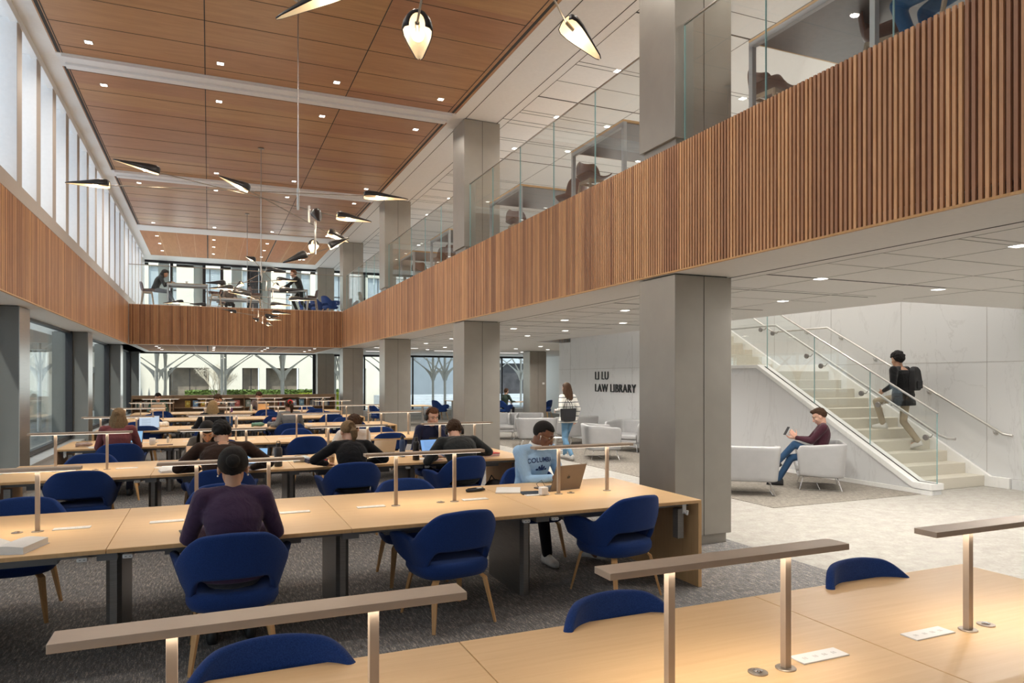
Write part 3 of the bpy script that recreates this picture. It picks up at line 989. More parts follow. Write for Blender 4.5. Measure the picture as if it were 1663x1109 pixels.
def make_armchair():
    e = empty('armchair', (0, 0, 0))
    NU, NV = 44, 10
    vs = []
    for i in range(NU + 1):
        ph = -2.18 + 4.36 * i / NU          # 0 = straight back (-y)
        a = abs(ph)
        zt = .835 - .02 * min(1, a / .7) ** 2 + (.655 - .815) * smooth01((a - .60) / .66)
        zt -= .028 * math.exp(-((a - 1.30) / .24) ** 2)
        if a > 2.0:
            zt -= .05 * smooth01((a - 2.0) / .18)
        zb = .545 - (.545 - .39) * smooth01((a - .62) / .50)
        if a > 1.5:
            zb += .10 * smooth01((a - 1.5) / .68)
        for j in range(NV + 1):
            w = j / NV
            z = zb + (zt - zb) * w
            lean = (z - .40) / .43
            rx = .245 + .095 * min(1, max(0, lean * 1.5)) - .045 * max(0, lean - .55) * 2.2 * (1 - smooth01((a - .9) / .6))
            ry = .235 + .075 * lean
            sx = math.sin(ph); cy = math.cos(ph)
            # squarish plan
            k = (abs(sx) ** 2.6 + abs(cy) ** 2.6) ** (-1 / 2.6)
            x = rx * sx * k
            y = -ry * cy * k
            if a > 1.57:
                y = ry * .98 * (a - 1.57) / .61 * 1.0
                x = (rx + .028 * math.sin(smooth01((a - 1.57) / .6) * PI * .75)) * (1 if ph > 0 else -1)
            vs.append((x, y + .03, z))
    fs = []
    for i in range(NU):
        for j in range(NV):
            q = i * (NV + 1) + j
            fs.append((q, q + NV + 1, q + NV + 2, q + 1))
    mb = MB().add(vs, fs)
    sh = mb.build('shell', MT['blue'], e, smooth=True)
    sl = sh.modifiers.new('s', 'SOLIDIFY'); sl.thickness = .042; sl.offset = 0
    su = sh.modifiers.new('u', 'SUBSURF'); su.levels = 1; su.render_levels = 1
    bake(sh)
    # seat
    mb = MB()
    rings = []
    for z, s in ((.335, .80), (.345, .93), (.38, 1.0), (.42, 1.0), (.447, .96), (.458, .86), (.460, .5)):
        r_ = []
        for j in range(32):
            t = 2 * PI * j / 32
            c, s_ = math.cos(t), math.sin(t)
            k = (abs(c) ** 3.2 + abs(s_) ** 3.2) ** (-1 / 3.2)
            r_.append((.275 * s * c * k, .265 * s * s_ * k + .045, z))
        rings.append(r_)
    mb.loft(rings)
    mb.build('seat', MT['blue'], e, smooth=True)
    for sx in (-1, 1):
        for sy in (-1, 1):
            top = Vector((sx * .17, .03 + sy * .17, .345)); kn = Vector((sx * .20, .03 + sy * .20, .315)); ft = Vector((sx * .245, .03 + sy * .275, 0))
            rg = []
            d2 = (Vector((sx * .2, sy * .2, 0))).normalized(); d1 = Vector((-d2.y, d2.x, 0))
            for p, wd, th in ((Vector((sx * .05, .03 + sy * .06, .337)), .045, .008), (top, .048, .012), (kn, .048, .024), (kn.lerp(ft, .15), .044, .024), (kn.lerp(ft, .6), .034, .02), (ft, .024, .016)):
                up = d2 if p.z < .33 else Vector((0, 0, 1))
                rg.append([tuple(p + d1 * wd / 2 + up * th / 2), tuple(p - d1 * wd / 2 + up * th / 2), tuple(p - d1 * wd / 2 - up * th / 2), tuple(p + d1 * wd / 2 - up * th / 2)])
            MB().loft(rg).build('leg', MT['oak'], e, bevel=.002)
    return e


chair0 = make_armchair()
_used = [False]
def put_chair(x, y, rz, label, z=FZ, group='blue armchairs at the reading tables'):
    o = copy_tree(chair0) if _used[0] else chair0
    _used[0] = True
    o.location = (x, y, z); o.rotation_euler = (0, 0, rz)
    tag(o, label, 'chair', group)
    return o


seatX = [TX0 + SEC * (i + .5) for i in range(4)]
nth2 = ['leftmost seat', 'second seat from left', 'third seat from left', 'rightmost seat']
# (row, side) -> per seat (x, back_y, rot_deg)
CH = {
    (0, 'f'): [None, (.20, 2.69, 178), (1.61, 2.67, 184), (3.04, 2.66, 180)],
    (1, 'n'): [None, (.14, 4.53, 0), (1.62, 4.66, 9), (3.08, 4.70, 12)],
    (1, 'f'): [(-1.32, 6.58, 180), (.12, 6.75, 180), (1.65, 6.43, 180), (3.02, 6.80, 172)],
    (2, 'n'): [(-1.22, 8.20, 4), (.13, 7.80, 0), (1.48, 7.84, 2), (2.80, 7.92, 12)],
    (2, 'f'): [(-1.32, 10.06, 180), (-.05, 10.25, 180), (1.80, 10.35, 180), (3.05, 10.35, 184)],
    (3, 'n'): [(-1.20, 11.42, 6), (.15, 11.6, 0), (1.46, 11.66, 3), (2.85, 11.85, 0)],
    (3, 'f'): [(-1.3, 13.6, 180), (.1, 13.65, 180), (1.48, 13.60, 180), (2.98, 13.4, 180)],
    (4, 'n'): [(-1.2, 15.45, 5), (.05, 15.1, 0), (1.56, 15.2, 0), (2.85, 15.3, 6)],
    (4, 'f'): [(-1.35, 17.1, 184), (.1, 17.1, 180), (1.5, 17.1, 180), (2.95, 17.0, 180)],
    (5, 'n'): [(-1.3, 18.7, 0), (.1, 18.7, 0), (1.55, 18.7, 5), (2.95, 18.7, 0)],
    (5, 'f'): [(-1.3, 20.6, 180), (.15, 20.75, 180), (1.55, 20.6, 176), (2.95, 20.5, 180)],
    (6, 'n'): [(-1.25, 22.1, 0), (.1, 22.1, 0), (1.55, 22.15, 4), (3.0, 22.1, 0)],
    (6, 'f'): [(-1.4, 24.25, 180), (.1, 24.1, 180), (1.45, 24.25, 180), (2.95, 24.1, 180)],
}
for (ri, sd), lst in CH.items():
    for i, c in enumerate(lst):
        if c is None:
            continue
        x, by, rd = c
        cy = by + .285 if sd == 'n' else by - .285
        put_chair(x, cy, R(rd), 'blue wool armchair on the %s side of the %s table row, %s' % ('near' if sd == 'n' else 'far', ROWS[ri][0], nth2[i]))

# ================================================================ grey tub chairs
def make_tub():
    e = empty('tub_chair', (0, 0, 0))
    NU, NV = 48, 8
    vs = []
    tot = 2.15
    for i in range(NU + 1):
        s = -tot + 2 * tot * i / NU
        a = abs(s)
        for j in range(NV + 1):
            w = j / NV
            zt = .745 - .035 * smooth01((a - .9) / 1.0)
            if a > tot - .16:
                zt -= .09 * (1 - math.sqrt(max(0, 1 - ((a - tot + .16) / .16) ** 2)))
            zb = .215 + .03 * smooth01((a - 1.2) / 1.3)
            z = zb + (zt - zb) * w
            fl = .90 + .10 * w
            hwid, dep, rad = .49 * fl, .36 * fl, .13
            # path: back half width then arm
            half = hwid - rad
            if a <= half / hwid * .9:
                x = s / .9 * hwid; y = -dep
            else:
                a1 = half / hwid * .9
                arc = rad * PI / 2 / hwid * .9
                if a <= a1 + arc:
                    t = (a - a1) / arc * PI / 2
                    x = half + rad * math.sin(t); y = -dep + rad - rad * math.cos(t)
                else:
                    x = hwid
                    t = (a - a1 - arc) / (tot - a1 - arc)
                    y = -dep + rad + t * (dep * 2 - rad - .02)
                x = math.copysign(x, s)
            vs.append((x, y, z))
    fs = []
    for i in range(NU):
        for j in range(NV):
            q = i * (NV + 1) + j
            fs.append((q, q + NV + 1, q + NV + 2, q + 1))
    sh = MB().add(vs, fs).build('shell', MT['greyleather'], e, smooth=True)
    sl = sh.modifiers.new('s', 'SOLIDIFY'); sl.thickness = .062; sl.offset = 0
    sb = sh.modifiers.new('b', 'BEVEL'); sb.width = .02; sb.segments = 2; sb.limit_method = 'ANGLE'; sb.angle_limit = R(50)
    bake(sh)
    MB().box(-.425, .425, -.30, .335, .22, .30).build('seat_base', MT['greyleather'], e, bevel=.02)
    MB().box(-.43, .43, -.30, .36, .305, .42).build('seat_cushion', MT['greyleather'], e, bevel=.035)
    for s in (-1, 1):
        MB().tube([(s * .35, -.24, .23), (s * .43, -.31, .012), (s * .40, -.25, .010), (s * .40, .24, .010), (s * .43, .30, .012), (s * .36, .24, .23)], .009, 8).build('wire_leg', MT['chrome'], e)
    MB().tube([(-.41, 0, .012), (.41, 0, .012)], .006, 6).build('stretcher', MT['chrome'], e)
    return e


tub0 = make_tub()
tubs = [(7.57, 8.60, -38, 'grey leather tub chair with its back to us, nearest beside the big column'),
        (9.02, 8.52, 47, 'grey leather tub chair holding the man who looks at a phone'),
        (7.80, 16.6, -20, 'grey tub chair with its back to us, behind the man in light blue'),
        (8.45, 18.7, 155, 'grey tub chair behind the others, its rim left of the walking woman'),
        (7.92, 13.5, -108, 'grey tub chair seen from its side right of the walking woman'),
        (9.15, 16.9, 8, 'grey tub chair partly hidden beyond the walking woman'),
        (9.35, 14.6, 112, 'grey tub chair at the marble wall, cut by the near column'),
        (7.75, 18.95, 150, 'grey tub chair facing us beside the second column')]
for i, (x, y, rd, lb) in enumerate(tubs):
    o = tub0 if i == 0 else copy_tree(tub0)
    o.location = (x, y, FZ); o.rotation_euler = (0, 0, R(rd))
    tag(o, lb, 'armchair', 'grey lounge chairs')
o = MB().lathe([(.18, 0), (.18, .008), (.02, .012), (.02, .30), (.19, .305), (.19, .32), (.001, .32)], 28).build('side_table', MT['whiteplastic'])
o.location = (7.75, 15.4, FZ); auto_smooth(o); tag(o, 'low round white side table among the grey lounge chairs', 'table')

# ================================================================ upstairs tables and shell chairs
def bar_table(x, y, L, Wd, h, rz, label, topm='tableedge'):
    t = empty('bar_table', (x, y, 4.15), rz); tag(t, label, 'table', 'high tables on the upper floor')
    MB().box(0, Wd, 0, L, h - .025, h).build('tabletop', MT[topm], t, bevel=.002)
    MB().box(.03, Wd - .03, .03, L - .03, h - .032, h - .026).build('underside', MT['greymetal'], t)
    c = .05
    for xx in (0, Wd - c):
        f = MB().box(xx, xx + c, 0, L, h - .08, h - .026)
        f.box(xx, xx + c, 0, c, 0, h - .08).box(xx, xx + c, L - c, L, 0, h - .08)
        f.build('leg_frame', flat('frame_grey', (.42, .43, .44), .4, .3, .02) if 'framegrey' not in MT else MT['framegrey'], t, bevel=.002)
    return t


MT['framegrey'] = flat('frame_grey', (.40, .41, .42), .4, .3, .02)
ups = [(4.00, 1.42, 'first'), (7.68, 1.41, 'second'), (10.93, 1.41, 'third'), (14.80, 1.40, 'fourth'), (17.72, 1.36, 'fifth')]
for y, L, w in ups:
    bar_table(4.83, y, L, 1.6, .90, 0, 'high table with grey frame at the upper-floor glass, %s from the front' % w)


def make_shell():
    e = empty('shell_chair', (0, 0, 0))
    prof = [(.23, .60), (.21, .625), (.10, .615), (-.03, .60), (-.14, .605), (-.19, .64), (-.215, .74), (-.235, .86), (-.245, .93)]
    hw_ = [.17, .205, .225, .235, .24, .235, .225, .205, .13]
    vs = []; fs = []
    NVv = 10
    for i, ((y, z), w) in enumerate(zip(prof, hw_)):
        for j in range(NVv + 1):
            t = -1 + 2 * j / NVv
            cup = .075 * abs(t) ** 2.2
            if i < 5:
                vs.append((t * w, y, z + cup))
            else:
                vs.append((t * w, y + cup * 1.1, z))
    for i in range(len(prof) - 1):
        for j in range(NVv):
            q = i * (NVv + 1) + j
            fs.append((q, q + 1, q + NVv + 2, q + NVv + 1))
    sh = MB().add(vs, fs).build('shell', MT['brownleather'], e, smooth=True)
    sl = sh.modifiers.new('s', 'SOLIDIFY'); sl.thickness = .022; sl.offset = 0
    su = sh.modifiers.new('u', 'SUBSURF'); su.levels = 2; su.render_levels = 2
    bake(sh)
    for sx in (-1, 1):
        for sy in (-1, 1):
            MB().tube([(sx * .15, sy * .13, .585), (sx * .21, sy * .21, 0)], [.022, .013], 8).build('leg', MT['walnut'], e)
    MB().box(-.16, .16, -.15, -.12, .545, .585).box(-.16, .16, .12, .15, .545, .585).box(-.17, -.14, -.14, .14, .545, .585).box(.14, .17, -.14, .14, .545, .585).build('under_frame', MT['walnut'], e)
    MB().box(-.19, .19, -.185, -.165, .20, .235).box(-.19, .19, .165, .185, .20, .235).build('foot_bar', MT['walnut'], e)
    return e


shell0 = make_shell()
sc_ = [(5.55, 4.45, 200, 'at the first table, nearest us'), (5.45, 5.75, 188, 'brown at the first table, far side'), (5.62, 7.15, 5, 'at the second table, near side'), (5.35, 9.35, 185, 'at the second table, far side'),
       (5.62, 10.55, 10, 'at the third table, near side'), (5.55, 12.6, 180, 'at the third table, far side'), (5.55, 14.4, 5, 'at the fourth table, near side'), (5.55, 16.5, 180, 'at the fourth table, far side'), (5.5, 17.3, 5, 'at the fifth table, near side'), (5.5, 19.4, 180, 'at the fifth table, far side')]
for i, (x, y, rd, w) in enumerate(sc_):
    o = shell0 if i == 0 else copy_tree(shell0)
    o.location = (x, y, 4.15); o.rotation_euler = (0, 0, R(rd))
    tag(o, 'brown leather shell chair on the upper floor %s' % w.replace('brown ', ''), 'chair', 'brown shell chairs on the upper floor')
# gallery tables and chairs
g1 = bar_table(-1.33, 27.75, 1.30, .8, .90, R(-90), 'high table on the far gallery in front of the hooded person', 'walnut')
g2 = bar_table(2.0, 27.75, 1.35, .8, .88, R(-90), 'high table on the far gallery where a man in black works', 'walnut')
g3 = bar_table(-.05, 30.2, 2.0, .8, .72, R(-90), 'dark table in the middle of the far gallery', 'walnut')
for i, (x, y, rd, w) in enumerate(((-1.95, 27.35, -90, 'left of the hooded person'), (.22, 27.35, 90, 'right of the gallery table, facing it'), (1.55, 27.35, -90, 'left of the man in black'), (3.55, 27.35, 90, 'under the man in black'), (.5, 30.7, 180, 'beyond the middle gallery table'))):
    o = copy_tree(shell0, (x, y, 4.15), R(rd)); tag(o, 'brown shell chair on the far gallery %s' % w, 'chair', 'shell chairs on the far gallery')
for i, (x, y) in enumerate(((3.62, 29.6), (4.0, 29.0), (4.35, 28.4))):
    put_chair(x, y, R(-70), 'blue armchair on the gallery by the corner column, %s' % ['left one', 'middle one', 'right one'][i], 4.15, 'blue armchairs on the gallery')

# ================================================================ far lounge: blue chairs and tables beside the windows
def plain_table(x0, x1, y0, y1, label, h=.74):
    t = empty('side_reading_table', ((x0 + x1) / 2, (y0 + y1) / 2, FZ)); tag(t, label, 'table', 'tables by the far windows')
    a, b = (x1 - x0) / 2, (y1 - y0) / 2
    MB().box(-a, a, -b, b, h - .03, h).build('tabletop', MT['table'], t, bevel=.003)
    for sx in (-1, 1):
        for sy in (-1, 1):
            MB().box(sx * (a - .05) - .035, sx * (a - .05) + .035, sy * (b - .05) - .035, sy * (b - .05) + .035, 0, h - .03).build('leg', MT['greyleather'], t)
    return t


plain_table(5.6, 7.6, 25.3, 26.4, 'pale table by the far window, between third and fourth columns')
plain_table(10.0, 12.2, 30.2, 31.3, 'pale table by the far window, left of the second column')
plain_table(11.9, 13.4, 27.9, 28.8, 'small pale table in front of the man at the far window')
far_ch = [(5.5, 24.9, -80, 'at the table behind the third column, left'), (6.1, 24.6, -75, 'at the table behind the third column, right'),
          (8.95, 28.7, -75, 'near the far window, left of the pair'), (9.75, 28.2, -75, 'near the far window, right of the pair'), (11.35, 27.5, -62, 'under the seated man at the far window'), (13.2, 27.2, 40, 'far right by the tan column')]
for x, y, rd, w in far_ch:
    put_chair(x, y, R(rd), 'blue armchair %s' % w, FZ, 'blue armchairs by the far windows')
# bookcase behind far column
bc = empty('tall_bookcase', (13.0, 24.4, FZ)); tag(bc, 'tan bookcase showing beside the far column', 'bookcase')
MB().box(-.02, .9, -.18, .18, 0, .03).box(-.02, 0, -.18, .18, 0, 1.6).box(.88, .9, -.18, .18, 0, 1.6).box(0, .88, .16, .18, 0, 1.6).box(0, .88, -.18, .18, 1.57, 1.6).build('carcass', MT['oak'], bc)
for z in (.4, .8, 1.2):
    MB().box(0, .88, -.17, .16, z, z + .025).build('shelf', MT['oak'], bc)
# ================================================================ mobiles
MT['shade_dark'] = flat('shade_black', (.025, .024, .026), .35, .3)
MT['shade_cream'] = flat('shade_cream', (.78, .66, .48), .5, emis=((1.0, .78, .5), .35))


def shade(mob, tip, cup, roll=0.0, wd=.085):
    """leaf-shaped lamp: a scoop open below, wide at the rod end, narrow at the tip"""
    tip = Vector(tip); cup = Vector(cup)
    d = tip - cup; L = d.length; d.normalize()
    u = Vector((0, 0, 1)); x = u.cross(d).normalized(); z = d.cross(x)
    Mr = Matrix.Rotation(roll, 3, d)
    x = Mr @ x; z = Mr @ z
    rings = []
    for s, w, hh in ((-.03, .55, .7), (0, .85, .9), (.08, 1.0, 1.0), (.25, .95, .9), (.5, .72, .6), (.75, .45, .35), (.93, .25, .18), (1.0, .06, .08)):
        rg = []
        for j in range(13):
            a = R(-5 + 190 * j / 12)
            rg.append(tuple(cup + d * (s * L) + x * (math.cos(a) * wd * w * .8) + z * (math.sin(a) * wd * hh - .015 * (1 - s))))
        rings.append(rg)
    mb = MB().loft(rings, 0, False, False)
    sh = mb.build('shade', [MT['shade_dark'], MT['shade_cream']], mob, smooth=True)
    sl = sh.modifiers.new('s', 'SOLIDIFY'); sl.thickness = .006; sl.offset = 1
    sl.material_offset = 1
    c0 = cup + d * (L * .30) + z * .0
    MB().ell(tuple(c0), (.032, .032, .032)).build('bulb', MT['bulb'], sh, smooth=True)
    MB().tube([tuple(cup - d * .0), tuple(c0 - d * .02)], .012, 8).build('socket', MT['lampmetal_dark'], sh)
    return sh


def mobile(label, sx, sy, stem_z, ytilt, rods, couplers, light=3, canopy=True):
    mob = empty('mobile_chandelier', (0, 0, 0)); tag(mob, label, 'chandelier', 'mobile lamps hanging in a line')
    MB().lathe([(.06, 0), (.065, -.012), (.02, -.02)], 24, 0, Matrix.Translation((sx, sy, 6.669))).build('canopy', MT['lampmetal_dark'], mob)
    MB().tube([(sx, sy, 6.66), (sx, sy, stem_z)], .008, 8).build('stem', MT['steel'], mob)
    MB().tube([(sx, sy, stem_z + .27), (sx, sy, stem_z - .01)], .016, 10).build('coupler', MT['steel'], mob)
    for (a, b) in rods:
        # each rod: (tip, cup) of both lamps; cups joined by the rod
        (t1, c1), (t2, c2) = a, b
        MB().tube([c1, c2], .006, 6).build('rod', MT['lampmetal_dark'], mob)
        shade(mob, t1, c1, random.uniform(-.25, .25)); shade(mob, t2, c2, random.uniform(-.25, .25))
        if light:
            for c, t in ((c1, t1), (c2, t2)):
                p = Vector(c).lerp(Vector(t), .3)
                pl = bpy.data.lights.new('bulb_light', 'POINT'); pl.energy = light; pl.color = (1, .82, .6); pl.shadow_soft_size = .04
                po = bpy.data.objects.new('bulb_light', pl); COL.objects.link(po); po.location = p - Vector((0, 0, .06))
    for (p, q) in couplers:
        MB().tube([p, q], .013, 8).build('coupler', MT['steel'], mob)
    return mob


def P9(x, z, y=9.49):
    return (x, y, z)


mobile('mobile chandelier of black leaf shades in the middle of the hall', 1.058, 9.49, 3.95, 0, [
    ((P9(-1.016, 4.281, 9.3), P9(-.555, 4.202, 9.35)), (P9(2.041, 3.898, 9.65), P9(1.583, 3.922, 9.6))),
    ((P9(-1.567, 4.081, 9.8), P9(-1.117, 4.088, 9.75)), (P9(2.447, 4.153, 9.25), P9(1.887, 4.162, 9.3))),
    ((P9(.109, 4.216, 9.3), P9(.445, 4.098, 9.35)), (P9(1.744, 3.609, 9.7), P9(1.471, 3.702, 9.65))),
    ((P9(1.251, 3.71, 9.0), P9(1.251, 3.86, 9.25)), (P9(1.29, 3.46, 9.95), P9(1.285, 3.56, 9.7))),
    ((P9(.875, 3.242), P9(1.158, 3.356)), (P9(1.712, 3.623), P9(1.471, 3.483)))],
    [(P9(1.196, 4.007), P9(1.196, 3.791)), (P9(1.274, 3.806), P9(1.274, 3.38)), (P9(1.058, 4.209, 9.5), P9(1.058, 4.1, 9.5))])


def PB(x, z, y=15.97):
    return (x, y, z)


mobile('mobile chandelier hanging behind the middle one before the gallery', 1.02, 15.97, 3.957, 0, [
    ((PB(.705, 4.303, 15.8), PB(.876, 4.253, 15.9)), (PB(1.419, 3.721, 16.3), PB(1.33, 3.792, 16.2))),
    ((PB(.54, 3.704, 16.2), PB(.641, 3.773, 16.1)), (PB(1.50, 4.046, 15.8), PB(1.131, 4.06, 15.9))),
    ((PB(-.079, 3.734), PB(.305, 3.738)), (PB(1.761, 3.876), PB(1.355, 3.872))),
    ((PB(-.001, 3.628), PB(.464, 3.652)), (PB(1.898, 3.688), PB(1.405, 3.646))),
    ((PB(.369, 3.567), PB(.803, 3.513)), (PB(2.175, 3.477), PB(1.608, 3.47))),
    ((PB(.86, 3.639, 16.4), PB(.472, 3.644, 16.3)), (PB(1.625, 3.321, 15.8), PB(1.222, 3.322, 15.9)))],
    [(PB(1.032, 4.02), PB(1.032, 3.802)), (PB(1.122, 3.85), PB(1.122, 3.632)), (PB(1.255, 3.674), PB(1.255, 3.446))], 4)


def PC(x, z, y=22.49):
    return (x, y, z)


mobile('farthest mobile chandelier, low in front of the slatted gallery', 1.046, 22.49, 3.943, 0, [
    ((PC(-1.208, 3.902), PC(-.694, 3.956)), (PC(2.3, 3.715), PC(1.767, 3.745))),
    ((PC(-.512, 3.891, 22.3), PC(-.094, 3.872, 22.3)), (PC(2.05, 3.537, 22.7), PC(1.627, 3.573, 22.7))),
    ((PC(.348, 3.793), PC(.728, 3.709)), (PC(1.95, 3.60, 22.3), PC(1.55, 3.62, 22.3))),
    ((PC(1.188, 3.563), PC(1.36, 3.478)), (PC(1.756, 3.343), PC(1.592, 3.387)))],
    [(PC(1.206, 3.986), PC(1.206, 3.766)), (PC(1.36, 3.809), PC(1.36, 3.588)), (PC(1.483, 3.617), PC(1.483, 3.401))], 4)

mobile('nearest mobile chandelier, glowing shades cut by the top edge', 1.058, 2.97, 4.4, 0, [
    (((.409, 4.9, 4.134), (.89, 4.75, 4.39)), ((1.4, 1.2, 4.7), (1.25, 1.7, 4.65))),
    (((1.014, 3.6, 3.435), (.905, 3.25, 3.445)), ((.9, 1.8, 4.9), (.95, 2.2, 4.7))),
    (((2.335, 4.0, 3.839), (2.06, 3.94, 3.995)), ((.0, 2.2, 4.6), (.3, 2.4, 4.5)))], [], 1.2)

# ================================================================ bookshelf under the gallery
bs = empty('bookshelf', (-2.44, 27.3, FZ)); tag(bs, 'long low wooden bookshelf across the far end of the reading hall', 'bookshelf')
BL = 6.85
hgt = 1.155
MB().box(0, BL, -.005, .40, hgt - .03, hgt).build('top_board', MT['shelf'], bs, bevel=.002)
MB().box(0, BL, .36, .38, 0, hgt - .03).build('back_panel', MT['shelf'], bs)
divs = [0, 1.28, 2.44, 3.60, 4.72, 5.86, BL - .03]
for d in divs:
    MB().box(d, d + .03, .0, .36, 0, hgt - .03).build('side_panel', MT['shelf'], bs)
for z in (.28, .70):
    MB().box(.03, BL - .03, .01, .36, z, z + .025).build('shelf', MT['shelf'], bs)
MB().box(0.03, BL - .03, .0, .02, hgt - .12, hgt - .03).build('fascia', MT['shelf'], bs)
bk_cols = [('red', (.35, .05, .04)), ('navy', (.03, .05, .16)), ('cream', (.65, .60, .50)), ('grey', (.22, .22, .23)), ('brown', (.16, .07, .04)), ('green', (.05, .13, .09)), ('orange', (.55, .20, .05)), ('white', (.75, .74, .72)), ('black', (.02, .02, .025))]
bk_m = {}
for nme, c in bk_cols:
    mm = flat('book_%s' % nme, c, .6)
    mb = MB().box(-.5, .5, 0, .16, 0, 1, 0).box(-.42, .42, .003, .157, .004, 1.003, 1)
    o = mb.build('book', [mm, MT['paper']], link=False)
    bk_m[nme] = o.data
comp = ['first', 'second', 'third', 'fourth', 'fifth', 'sixth']
seq = {}
def book_row(c, x0, x1, z, names, cnt=0):
    x = x0
    while x < x1:
        w = random.uniform(.026, .05)
        n_ = random.choice(names)
        h_ = random.uniform(.19, .255)
        o = bpy.data.objects.new('book', bk_m[n_]); COL.objects.link(o)
        o.scale = (w * .94, 1, h_)
        o.location = (-2.44 + x + w / 2, 27.3 + .06, FZ + z)
        tag(o, '%s-spined book standing in the %s bay of the far bookshelf' % (n_, comp[c]), 'book', 'books in bay %s of the far bookshelf with %s spines' % (comp[c], n_))
        x += w
book_row(0, .07, 1.05, .725, ['brown', 'cream', 'grey', 'red', 'green', 'white', 'black', 'cream'])
book_row(2, 2.50, 3.05, .725, ['navy', 'red', 'cream', 'cream', 'green', 'grey'])
book_row(5, 5.92, 6.62, .725, ['cream', 'white', 'cream', 'brown', 'grey', 'navy'])
book_row(4, 3.98 + .8, 5.2, .725, ['red', 'grey', 'navy', 'brown'])
faces = [(1.75, (.55, .36, .03), 'yellow and black cover'), (2.0, (.20, .36, .60), 'blue and white cover'), (2.25, (.70, .35, .03), 'orange and blue cover'), (3.2, (.25, .25, .27), 'grey cover'), (3.38, (.50, .10, .08), 'red and white cover'), (3.75, (.35, .42, .36), 'pale green cover'), (4.02, (.24, .17, .14), 'brown photo cover'), (4.9 + .45, (.35, .42, .55), 'pale blue cover'), (5.62, (.20, .40, .55), 'turquoise cover')]
for x, c, w in faces:
    e = empty('book', (-2.44 + x, 27.35, FZ + .725)); e.rotation_euler = (R(-12), 0, 0)
    tag(e, 'book shown face-out with a %s on the far bookshelf' % w, 'book', 'face-out books')
    MB().box(-.085, .085, 0, .022, 0, .25).build('cover', flat('cover', c, .45, noise_amt=.35, scale=18), e)
    MB().ell((0, -.001, .14), (.045, .004, .05)).build('cover_art', flat('cover_art', tuple(min(1, q * 1.8 + .1) for q in c), .45, noise_amt=.5, scale=30), e)
for x in (2.0, 3.5, 4.3):
    o = MB().box(-.11, .11, -.07, .07, 0, .05).build('book', flat('flat_book', random.choice([(.4, .12, .06), (.15, .3, .35)]), .5)); o.location = (-2.44 + x, 27.45, FZ + .305)
    tag(o, 'book lying flat on the lower shelf, %s' % {2.0: 'second bay', 3.5: 'third bay', 4.3: 'fourth bay'}[x], 'book')

# ================================================================ outside
gr = flat('paving', (.42, .41, .39), .8, noise_amt=.12, scale=3)
struct(MB().box(-60, 60, FAR + .1, 90, -.25, -.15).box(-60, -3.1, -20, FAR + .1, -.25, -.15).build('floor_outside', gr), 'grey paving outside the windows')
cream = flat('arcade_white', (.74, .72, .68), .6, noise_amt=.03)
def arcade_column():
    e = empty('arcade_column', (0, 0, -.15))
    MB().lathe([(.065, 0), (.065, 3.17)], 16).build('shaft', cream, e, smooth=False)
    for k in range(4):
        a = k * PI / 2
        n_ = 12
        lo = [(.085 + 1.22 * q / n_, 1.78 + 1.27 * (q / n_) ** .60) for q in range(n_ + 1)]
        up = [(.085 + 1.22 * q / n_, max(2.24 + .86 * (q / n_), lo[q][1] + .05)) for q in range(n_ + 1)]
        poly = lo + up[::-1]
        Mz = Matrix.Rotation(a, 4, 'Z') @ Matrix(((1, 0, 0, 0), (0, 0, 1, 0), (0, 1, 0, 0), (0, 0, 0, 1)))
        MB().prism(poly, -.03, .03, 0, Mz).build('bracket', cream, e)
    return e


ac0 = arcade_column(); k = 0
for row, (yy, xs0) in enumerate(((35.4, [-2.15 + 2.7 * i for i in range(-1, 9)]), (38.2, [-2.15 + 2.7 * i + .2 for i in range(-1, 10)]))):
    for i, x in enumerate(xs0):
        o = ac0 if k == 0 else copy_tree(ac0)
        k += 1
        o.location = (x, yy, -.15)
        tag(o, 'cream arcade column with curved brackets outside the far window, %s row' % ('front' if row == 0 else 'back'), 'column', 'arcade columns outside, %s row' % ('front' if row == 0 else 'back'))
for i in range(12):
    o = copy_tree(ac0, (-5.6 - (i % 2) * 2.6, 8 + 4.4 * (i // 2), -.15), 0)
    tag(o, 'cream arcade column outside the left windows', 'column', 'arcade columns outside the left windows')
struct(MB().box(-9.5, 30, 34.1, 39.5, 3.02, 3.25).box(-9.5, -4.2, 0, 34.1, 3.02, 3.25).build('ceiling_arcade', cream), 'slab roof of the outdoor arcade')
# building opposite
bd = empty('building', (0, 47, -.15)); tag(bd, 'cream stone building across the courtyard with shaded shop-like openings', 'building')
stone = flat('cream_stone', (.78, .72, .62), .8, noise_amt=.04, scale=1.2)
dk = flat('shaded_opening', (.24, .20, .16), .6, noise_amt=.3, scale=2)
w = MB()
xs_op = [(-2.2, .0), (1.9, 2.9), (3.3, 5.3), (6.3, 7.3), (8.2, 9.6), (-7, -5.2)]
px = -7.2
for (a, b) in sorted(xs_op):
    w.box(px, a, 0, .5, 0, 2.55); px = b
w.box(px, 12.5, 0, .5, 0, 2.55)
w.box(-7.2, 12.5, 0, .5, 2.55, 5.4)
